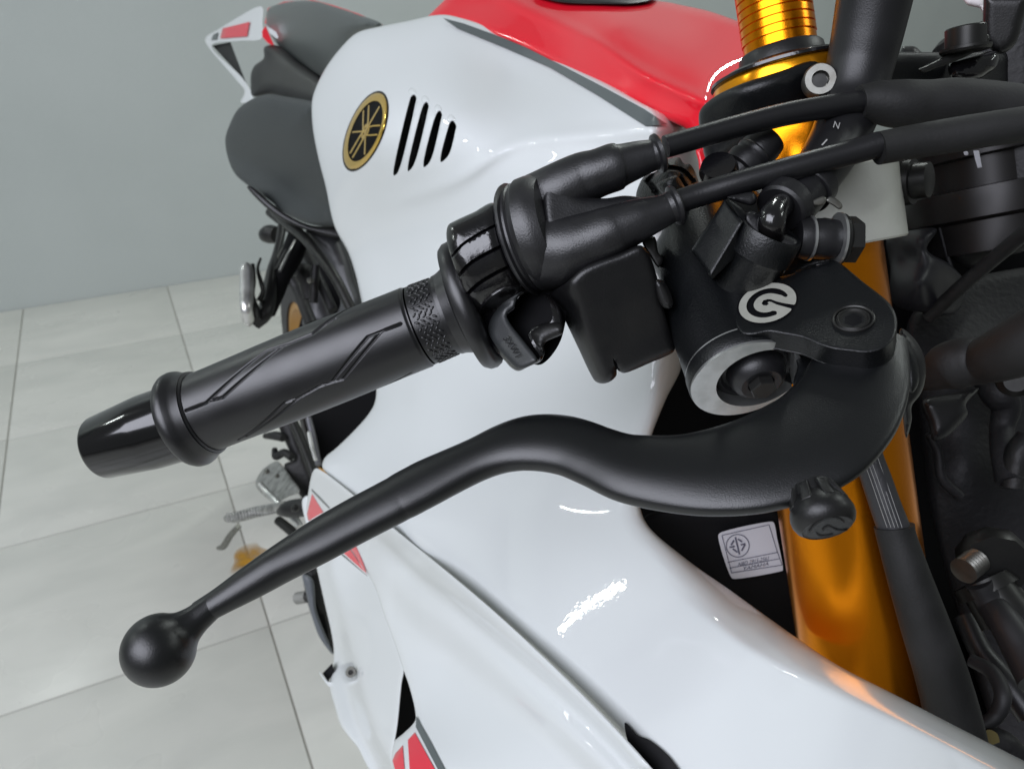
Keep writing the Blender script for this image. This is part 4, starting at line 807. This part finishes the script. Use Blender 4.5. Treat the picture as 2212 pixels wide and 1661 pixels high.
for i, e in enumerate(ed):
    j0, j1 = max(i-1, 0), min(i+1, n_-1); j0, j1 = max(i-6, 0), min(i+6, n_-1); tg = (cen[j1]-cen[j0]).normalized(); v = (LN-tg*LN.dot(tg)).normalized(); u = v.cross(tg).normalized()
    d = float(LPz(*ctr[i]))+.0165; ea = P(e[0], e[1], d); eb = P(e[2], e[3], d); up_ = tg.cross(cen[i]-Vector((0, 0, CAMH))).normalized(); h_ = abs((ea-eb).dot(up_))/2; up_ = up_*(1 if (ea-eb).dot(up_) > 0 else -1)
    if u.dot(up_) < 0: u = -u
    x = ctr[i][0]; f_ = float(np.clip((x-1050)/450, 0, 1)); f_ = f_*f_*(3-2*f_)
    th_ = min(h_*.97, .0060*(1-f_)+f_*.0056); ex = 2.05+f_*.75
    cs, sn = abs(u.dot(up_)), abs(v.dot(up_))
    hh_ = h_/(1+.07*f_); A2 = math.sqrt(max(hh_*hh_-(th_*sn)**2, (hh_*.5)**2))/max(cs, .4)
    for k in range(SG):
        al = 2*math.pi*k/SG; cu_, su_ = math.cos(al), math.sin(al)
        pu = abs(cu_)**(2/ex)*(1 if cu_ > 0 else -1); pv = abs(su_)**(2/ex)*(1 if su_ > 0 else -1)
        vs.append(cen[i]+u*pu*A2+v*pv*th_*(1-.45*f_*max(0, -pu)**2 if pv > 0 else 1))
for i in range(n_-1):
    for k in range(SG):
        q = (k+1) % SG; fs.append((i*SG+k, i*SG+q, (i+1)*SG+q, (i+1)*SG+k))
fs.append(tuple(range(SG))); fs.append(tuple((n_-1)*SG+k for k in range(SG)))
lever = mk('brake_lever', vs, fs, M['lever'], bike, 50, label='black ball-ended brake lever')
bc = P(343, 1403, .2415); nk = P(447, 1318, float(LPz(447, 1318))+.0165); bx_ = nk-bc; nl = bx_.length
pr_ = []
RB = .01115
for k in range(25):
    a = math.pi-(math.pi-.86)*k/24; pr_.append((RB*math.cos(a), max(RB*math.sin(a), .0001)))
pr_ += [tuple(q) for q in spl([(.00765,.00810),(.0088,.0069),(.0102,.0059),(.0120,.0052),(.0140,.0047),(.0160,.00445),(.0185,.0042),(.0205,.0040),(.0222,.0034),(.0225,.0001)], per=4)]
lathe('lever_ball', bc, bx_, pr_, M['lever'], lever, seg=72, sharp=60)
# adjuster knob
kA, kB = P(1752, 1050, .2175), P(1787, 1141, .2095); kx = kB-kA; kL = kx.length
KS = .86
kn = lathe('adjuster_knob', kA, kx, [(t_, r_*KS) for t_, r_ in [(0,.0055),(0,.0062),(kL*.25,.0066),(kL*.30,.0074),(kL*.42,.0086),(kL*.55,.0096),(kL*.68,.0101),(kL*.80,.0100),(kL*.92,.0092),(kL*.985,.0081),(kL,.0078),(kL-.0002,.0076),(kL-.0002,.0001)]], M['plastic'], lever, seg=72, label='round black adjuster knob')
ka, ku, kv = frame_of(kx)
for k in range(8):
    th = 2*math.pi*k/8; e = ku*math.cos(th)+kv*math.sin(th); g_ = ka.cross(e)
    box('knob_rib', [kA+ka*t_*kL+e*r_*KS+g_*s_*KS for t_, r_, s_ in ((.02,.0055,-.0016),(.02,.0055,.0016),(.05,.0072,.0014),(.05,.0072,-.0014),(.58,.0075,-.0018),(.58,.0075,.0018),(.50,.0095,.0016),(.50,.0095,-.0016))], M['plastic'], kn, .0003)
fK = planeN(kB+ka*.0001, ka)
for pts_ in (((160,1160),(240,1050),(420,950),(600,930),(700,965),(745,1000)), ((280,1180),(330,1225),(470,1225),(560,1205)), ((380,1135),(430,1085),(500,1072),(600,1120),(720,1140),(790,1120))):
    relief('knob_mark', stroke(c('E7', *pts_), 1.8, 2.), lambda x, y: fK(x, y)-.0001, M['blackslot'], kn, r=0, thick=.0003, res=5)
# ------------------------------------------------------------ master cylinder
BA = P(1612, 822, .2630); BB = P(1525, 612, .2945); BX = (BB-BA).normalized()
bf_ = cylfn(BA, BX, .0187)
pl_ = LPz
def flat_(x, y):
    x = np.asarray(x, float); y = np.asarray(y, float); q = (1612-(822-y)*.414)-x
    return pl_(x, y)+.009+.0003*np.logaddexp(0, q/8.)*8.
mcf = smin(bf_, flat_, k=.0015)
body = relief('master_cylinder', c('C5',(0,180),(60,60),(120,-60),(300,-220),(480,-300),(700,-150),(1000,0),(1050,120),(1110,215),(900,280),(760,560),(760,640),(600,640),(480,700),(380,780),(290,830),(250,790),(235,750),(130,500),(60,330)), mcf, M['cast'], bike, r=.005, thick=.02, res=7, label='black cast brake master cylinder', sharp=60)
# barrel, machined face, rubber boot and push rod
fF = planeN(BA, BX)
lathe('cylinder_barrel', BA, BX, [(.0085,.0001),(.0085,.0180),(.0010,.0190),(.0016,.0193),(.006,.0193),(.007,.0189),(.045,.0187),(.045,.001)], M['cast'], body, seg=96)
face_o = [(1612+108*math.cos(t)*.94-(-.42)*86*math.sin(t)*0-0, 822) for t in (0,)]
fo_ = []
a0_, u0_, v0_ = frame_of(BX)
for k in range(48):
    th = 2*math.pi*k/48; q = BA+(u0_*math.cos(th)+v0_*math.sin(th))*.0189-Vector((0, 0, CAMH)); dd_ = q.y*cp-q.z*sp_; fo_.append((CX+F*q.x/dd_, CY-F*(q.y*sp_+q.z*cp)/dd_))
hc = P(1640, 819, float(fF(1640, 819)))
ho_ = []
for k in range(40):
    th = 2*math.pi*k/40; q = hc+(u0_*math.cos(th)+v0_*math.sin(th))*.0146-Vector((0, 0, CAMH)); dd_ = q.y*cp-q.z*sp_; ho_.append((CX+F*q.x/dd_, CY-F*(q.y*sp_+q.z*cp)/dd_))
from math import hypot
ho_ = [((x_-1.), y_) if x_ < 1700 else (min(x_, 1716), y_) for x_, y_ in ho_]
relief('machined_face', fo_, fF, M['alu'], body, r=0, bvec=BX*.0075, res=7, holes=[ho_], label='machined silver end face')
lathe('dust_boot', hc, BX, [(.0062,.0001),(.0062,.0152),(.0054,.0150),(.0044,.0136),(.0040,.0122),(.0050,.0112),(.0045,.0102),(.0012,.0096),(-.0012,.0086),(-.0024,.0068),(-.0022,.0045),(.000,.0040),(.000,.0001)], M['rubber'], body, seg=72)
lathe('push_rod_nut', hc-BX*.0052, BX, [(0,.0001),(0,.0042),(.0004,.0046),(.005,.0046)], M['darksteel'], body, poly=6)
relief('pivot_block', [(1670,738),(1740,722),(1810,740),(1800,800),(1750,840),(1715,830),(1722,790),(1705,755)], lambda x, y: pl_(x, y)+.0225, M['cast'], body, r=.001, thick=.02, res=8)
# reservoir port boss
oA = P(1667, 496, .259); oX = P(1612, 592, .2685)-oA; oX.normalize()
lathe('port_boss', oA, oX, [(.006,.0001),(.006,.0088),(.0004,.0094),(0,.0100),(0,.0106),(.0008,.0110),(.0060,.0113),(.0092,.0112),(.0105,.0102),(.026,.0092),(.026,.0001)], M['cast'], body, seg=80)
relief('boss_shoulder', c('D6',(345,830),(620,412),(775,600),(640,830),(505,1055)), plane(*[(*q, d) for q, d in zip(c('D6',(350,830),(620,410),(640,830)), (.2665,.2635,.2545))]), M['cast'], body, r=.0015, thick=.02, res=6, corner=True)
relief('boss_shoulder', c('D6',(640,400),(760,480),(880,640),(700,900),(520,1075),(480,1030),(640,800),(760,600)), plane(*[(*q, d) for q, d in zip(c('D6',(775,600),(505,1055),(880,640)), (.2575,.2575,.2600))]), M['cast'], body, r=.001, thick=.02, res=6, corner=True)
plt = relief('lever_plate', c('C5',(640,340),(700,320),(850,285),(870,268),(960,240),(1080,210),(1115,222),(1250,330),(1420,470),(1455,540),(1460,600),(1440,670),(1380,730),(1280,757),(1180,748),(1080,735),(1000,710),(900,668),(800,648),(700,633),(600,650),(540,640),(500,560),(560,430)), pl_, M['cast'], body, r=.0012, bvec=-LN*.0075, res=7, label='flat top plate of the master cylinder', grooves=[(c('C5',(860,272),(960,245),(1060,222)), 3, .0015)])
# round emblem
def lg(u, v): return c('D6', (976+238*u+20*v, 1270-25*u-164*v))[0]
def arc(r, a0, a1, n, cx=0, cy=0): return [lg(cx+r*math.cos(math.radians(a0+(a1-a0)*k/n)), cy+r*math.sin(math.radians(a0+(a1-a0)*k/n))) for k in range(n+1)]
# body of the mark: disc with a channel from the rim to the hooked centre, and a long curved slot
chan_up = [(.93,-.235),(.62,-.12),(.32,.02),(.10,.17),(-.02,.19),(-.16,.15),(-.21,0),(-.14,-.10),(-.02,-.13),(.05,-.06),(.00,.02),(.05,.06),(.14,.02),(.32,-.13),(.60,-.28),(.86,-.42)]
disc = arc(1, -12, 330, 60); 
outl = disc+[lg(*p) for p in chan_up[::-1]]
slot = [lg(.735*math.cos(math.radians(a)), .735*math.sin(math.radians(a))) for a in np.linspace(22, 300, 40)]+[lg(.36,-.50)]+[lg(.48*math.cos(math.radians(a))-.0, .48*math.sin(math.radians(a))) for a in np.linspace(296, 62, 34)]+[lg(.45,.32),lg(.62,.20)]
lgo = relief('round_emblem', outl, lambda x, y: pl_(x, y)-.0014, M['alulogo'], plt, r=0, thick=.0016, res=5, corner=True, holes=[slot], label='bright round swirl emblem')
relief('emblem_base', arc(1.08, 0, 354, 50, .01, -.03), lambda x, y: pl_(x, y)-.0002, M['blackslot'], plt, r=.0003, thick=.001, ext=(0,3), res=8)
# pivot bolt
nrm = LN
pb = P(1843, 691, float(pl_(1843,691)))
lathe('bolt_ring', pb, nrm, [(-.001,.0052),(.0007,.0054),(.0010,.0058),(.0008,.0062),(-.001,.0063)], M['darksteel'], plt, seg=64, ring=True)
bt = lathe('pivot_bolt', pb, nrm, [(-.001,.0051),(.0003,.0051),(.0008,.0047),(.0008,.0044),(.0002,.0040),(-.0001,.0030),(-.0001,.0001)], M['darksteel'], plt, seg=64, label='dark pivot bolt')
lathe('bolt_socket', pb, nrm, [(-.001,.0028),(.0001,.0028),(.0001,.0001)], M['blackslot'], bt, poly=6)
# reservoir hose, elbow, clamp ring
relief('elbow_base', c('D6',(775,565),(800,520),(860,510),(930,560),(1010,660),(1150,710),(1220,750),(1235,810),(1180,835),(1080,800),(980,760),(860,690)), .2575, M['rubber'], body, r=.002, thick=.012, res=6)
el = tube('hose_elbow', [(*q, d, r) for q, d, r in zip(c('D6',(1050,740),(1020,670),(1010,590),(1040,510),(1110,440)), (.262,.257,.2545,.2575,.264), (20,27,30,29,27))], M['gloss'], body, seg=36, label='glossy hose elbow')
e0 = P(*c('D6',(1100,475))[0], .2665); e1 = P(*c('D6',(1200,375))[0], .270)
lathe('elbow_disc', e0, e1-e0, [(-.002,.006),(-.002,.0080),(-.0012,.0090),(.001,.0094),(.0036,.0096),(.0042,.0092),(.0042,.004)], M['rubber'], body, seg=56)
hp = [(1712,452,.270,46),(1745,405,.274,51),(1785,345,.282,56),(1815,290,.290,60),(1838,230,.297,64),(1856,150,.298,69),(1872,80,.295,73),(1890,-10,.29,78),(1905,-90,.285,82)]
hose = tube('reservoir_hose', hp, M['rubber'], bike, seg=48, per=10, label='thick black reservoir hose with printed letters')
h0 = P(1738,415,.273); h1 = P(1768,372,.278)
lathe('hose_band', h0, h1-h0, [(0,.006),(0,.0089),(.0004,.0094),(.0052,.0098),(.0056,.0094),(.0056,.006)], M['rubber'], hose, seg=56)
relief('hose_band', [(1700,385),(1740,350),(1770,340),(1800,400),(1770,440),(1735,460),(1700,470)], .2285, M['rubber'], hose, r=.002, thick=.01, res=7) if 0 else None
fh_ = cylfn(P(1815,290,.290), P(1838,230,.297)-P(1785,345,.282), .0108)
text('hose_text', 'N', c('C3',(1022,795))[0], (7.5,2.2), (2.2,-8.0), fh_, M['print'], hose, size=2.5)
relief('hose_text', c('C3',(925,918),(960,880),(966,886),(934,922)), fh_, M['print'], hose, r=0, thick=.0003, res=4, corner=True)
relief('hose_text', c('C3',(835,992),(844,978),(850,982),(842,996)), fh_, M['print'], hose, r=0, thick=.0003, res=4, corner=True)
relief('clip_tab', c('D6',(1325,440),(1400,395),(1450,385),(1468,410),(1440,455),(1380,465)), .262, M['steel'], hose, r=.0008, thick=.0015, res=5)
relief('clip_tab', c('D6',(1460,420),(1500,385),(1590,445),(1598,480),(1570,495),(1530,470)), .266, M['steel'], hose, r=.0008, thick=.0015, res=5)
# banjo fitting
b0 = P(*c('D6',(1300,735))[0], .266); b1 = P(*c('D6',(1745,745))[0], .266); bL = (b1-b0).length
bj = lathe('banjo_fitting', b0, b1-b0, [(-.004,.005),(-.0035,.0066),(-.001,.0072),(.0004,.0072),(.0006,.0064),(bL*.15,.0068),(bL*.3,.0071),(bL*.5,.0066),(bL*.55,.0064)], M['rubber'], bike, seg=64, label='brake hose banjo fitting')
lathe('banjo_washer', b0, b1-b0, [(.0004,.0060),(.0004,.0077),(.0012,.0077),(.0012,.0060)], M['alu'], bj, seg=64, ring=True)
lathe('banjo_washer', b0, b1-b0, [(bL*.55,.0060),(bL*.55,.0090),(bL*.55+.0009,.0090),(bL*.55+.0009,.0060)], M['alu'], bj, seg=64, ring=True)
lathe('banjo_bolt', b0, b1-b0, [(bL*.56+.0008,.0088),(bL*.66,.0086),(bL*.72,.0074),(bL*.74,.006)], M['darksteel'], bj, seg=64)
lathe('banjo_bolt', b0, b1-b0, [(bL*.66,.0080),(bL*.92,.0080),(bL*.96,.0066),(bL*.96,.0001)], M['darksteel'], bj, poly=6)
# bleed nipple with cap
n0 = P(*c('C3',(330,1160))[0], .292); n1 = P(*c('C3',(610,870))[0], .292); nx = n1-n0; nL = nx.length
lathe('bleed_cap', n0, nx, [(0,.0001),(0,.0034),(nL*.1,.0044),(nL*.2,.0056),(nL*.28,.0058),(nL*.30,.0076),(nL*.42,.0080),(nL*.48,.0079),(nL*.50,.0068),(nL*.55,.0068),(nL*.58,.0074),(nL*.62,.0076),(nL*.65,.0072),(nL*.68,.0074),(nL*.94,.0066),(nL*.985,.0062),(nL,.0054),(nL,.0001)], M['rubber'], bike, seg=56, label='black bleed nipple cap')
lathe('plate_bolt', P(*c('C3',(285,1150))[0], .285), Vector((-.3,-.5,.8)), [(0,.006),(.006,.007),(.009,.006),(.009,.0001)], M['gloss'], bike)
relief('nipple_base', c('C3',(330,1250),(400,1230),(500,1220),(518,1270),(490,1300),(430,1290)), .262, M['rubber'], bike, r=.002, thick=.01, res=6)
# right-hand bracket with bolt, top right
br = relief('mirror_bracket', c('E3',(1755,-60,'c'),(2290,-60,'c'),(2204,200),(2150,400),(2100,500),(2040,560),(1930,600),(1780,500),(1750,400)), plane((1990,0,.34),(2180,0,.33),(2100,180,.345)), M['plastic'], bike, r=.004, thick=.015, res=9, label='black folded bracket')
relief('bracket_foot', c('E3',(1030,770),(1100,740),(1300,640),(1450,560),(1600,500),(1760,440),(1800,380),(1830,420),(1780,500),(1600,610),(1400,700),(1200,770),(1080,810)), .325, M['darksteel'], br, r=.0015, thick=.006, res=6)
c0 = P(*c('E3',(1555,555))[0], .325); 
lathe('bracket_bolt', c0, Vector((-.12,.3,1)), [(-.001,.0090),(0,.0098),(.001,.0098),(.0013,.0078),(.0085,.0078),(.009,.0074),(.009,.001)], M['darksteel'], br, seg=48)
relief('bracket_grommet', c('E3',(1370,720),(1500,660),(1750,590),(1900,570),(1930,620),(1900,740),(1800,820),(1700,880),(1450,890),(1380,840)), .328, M['gloss'], bike, r=.006, thick=.03, res=7)
relief('dash_cover', c('E3',(860,520),(900,515),(1000,520),(1050,560),(1220,690),(1250,640),(1900,640),(2300,500,'c'),(2300,1000,'c'),(820,1000)), .42, M['plastic'], bike, r=.006, thick=.04, res=12)
relief('washer_bottle', c('E3',(1500,-60),(1760,-60),(1755,160),(1720,100),(1650,80),(1580,60),(1540,20)), .40, M['mwhite'], bike, r=.004, thick=.02, res=7)
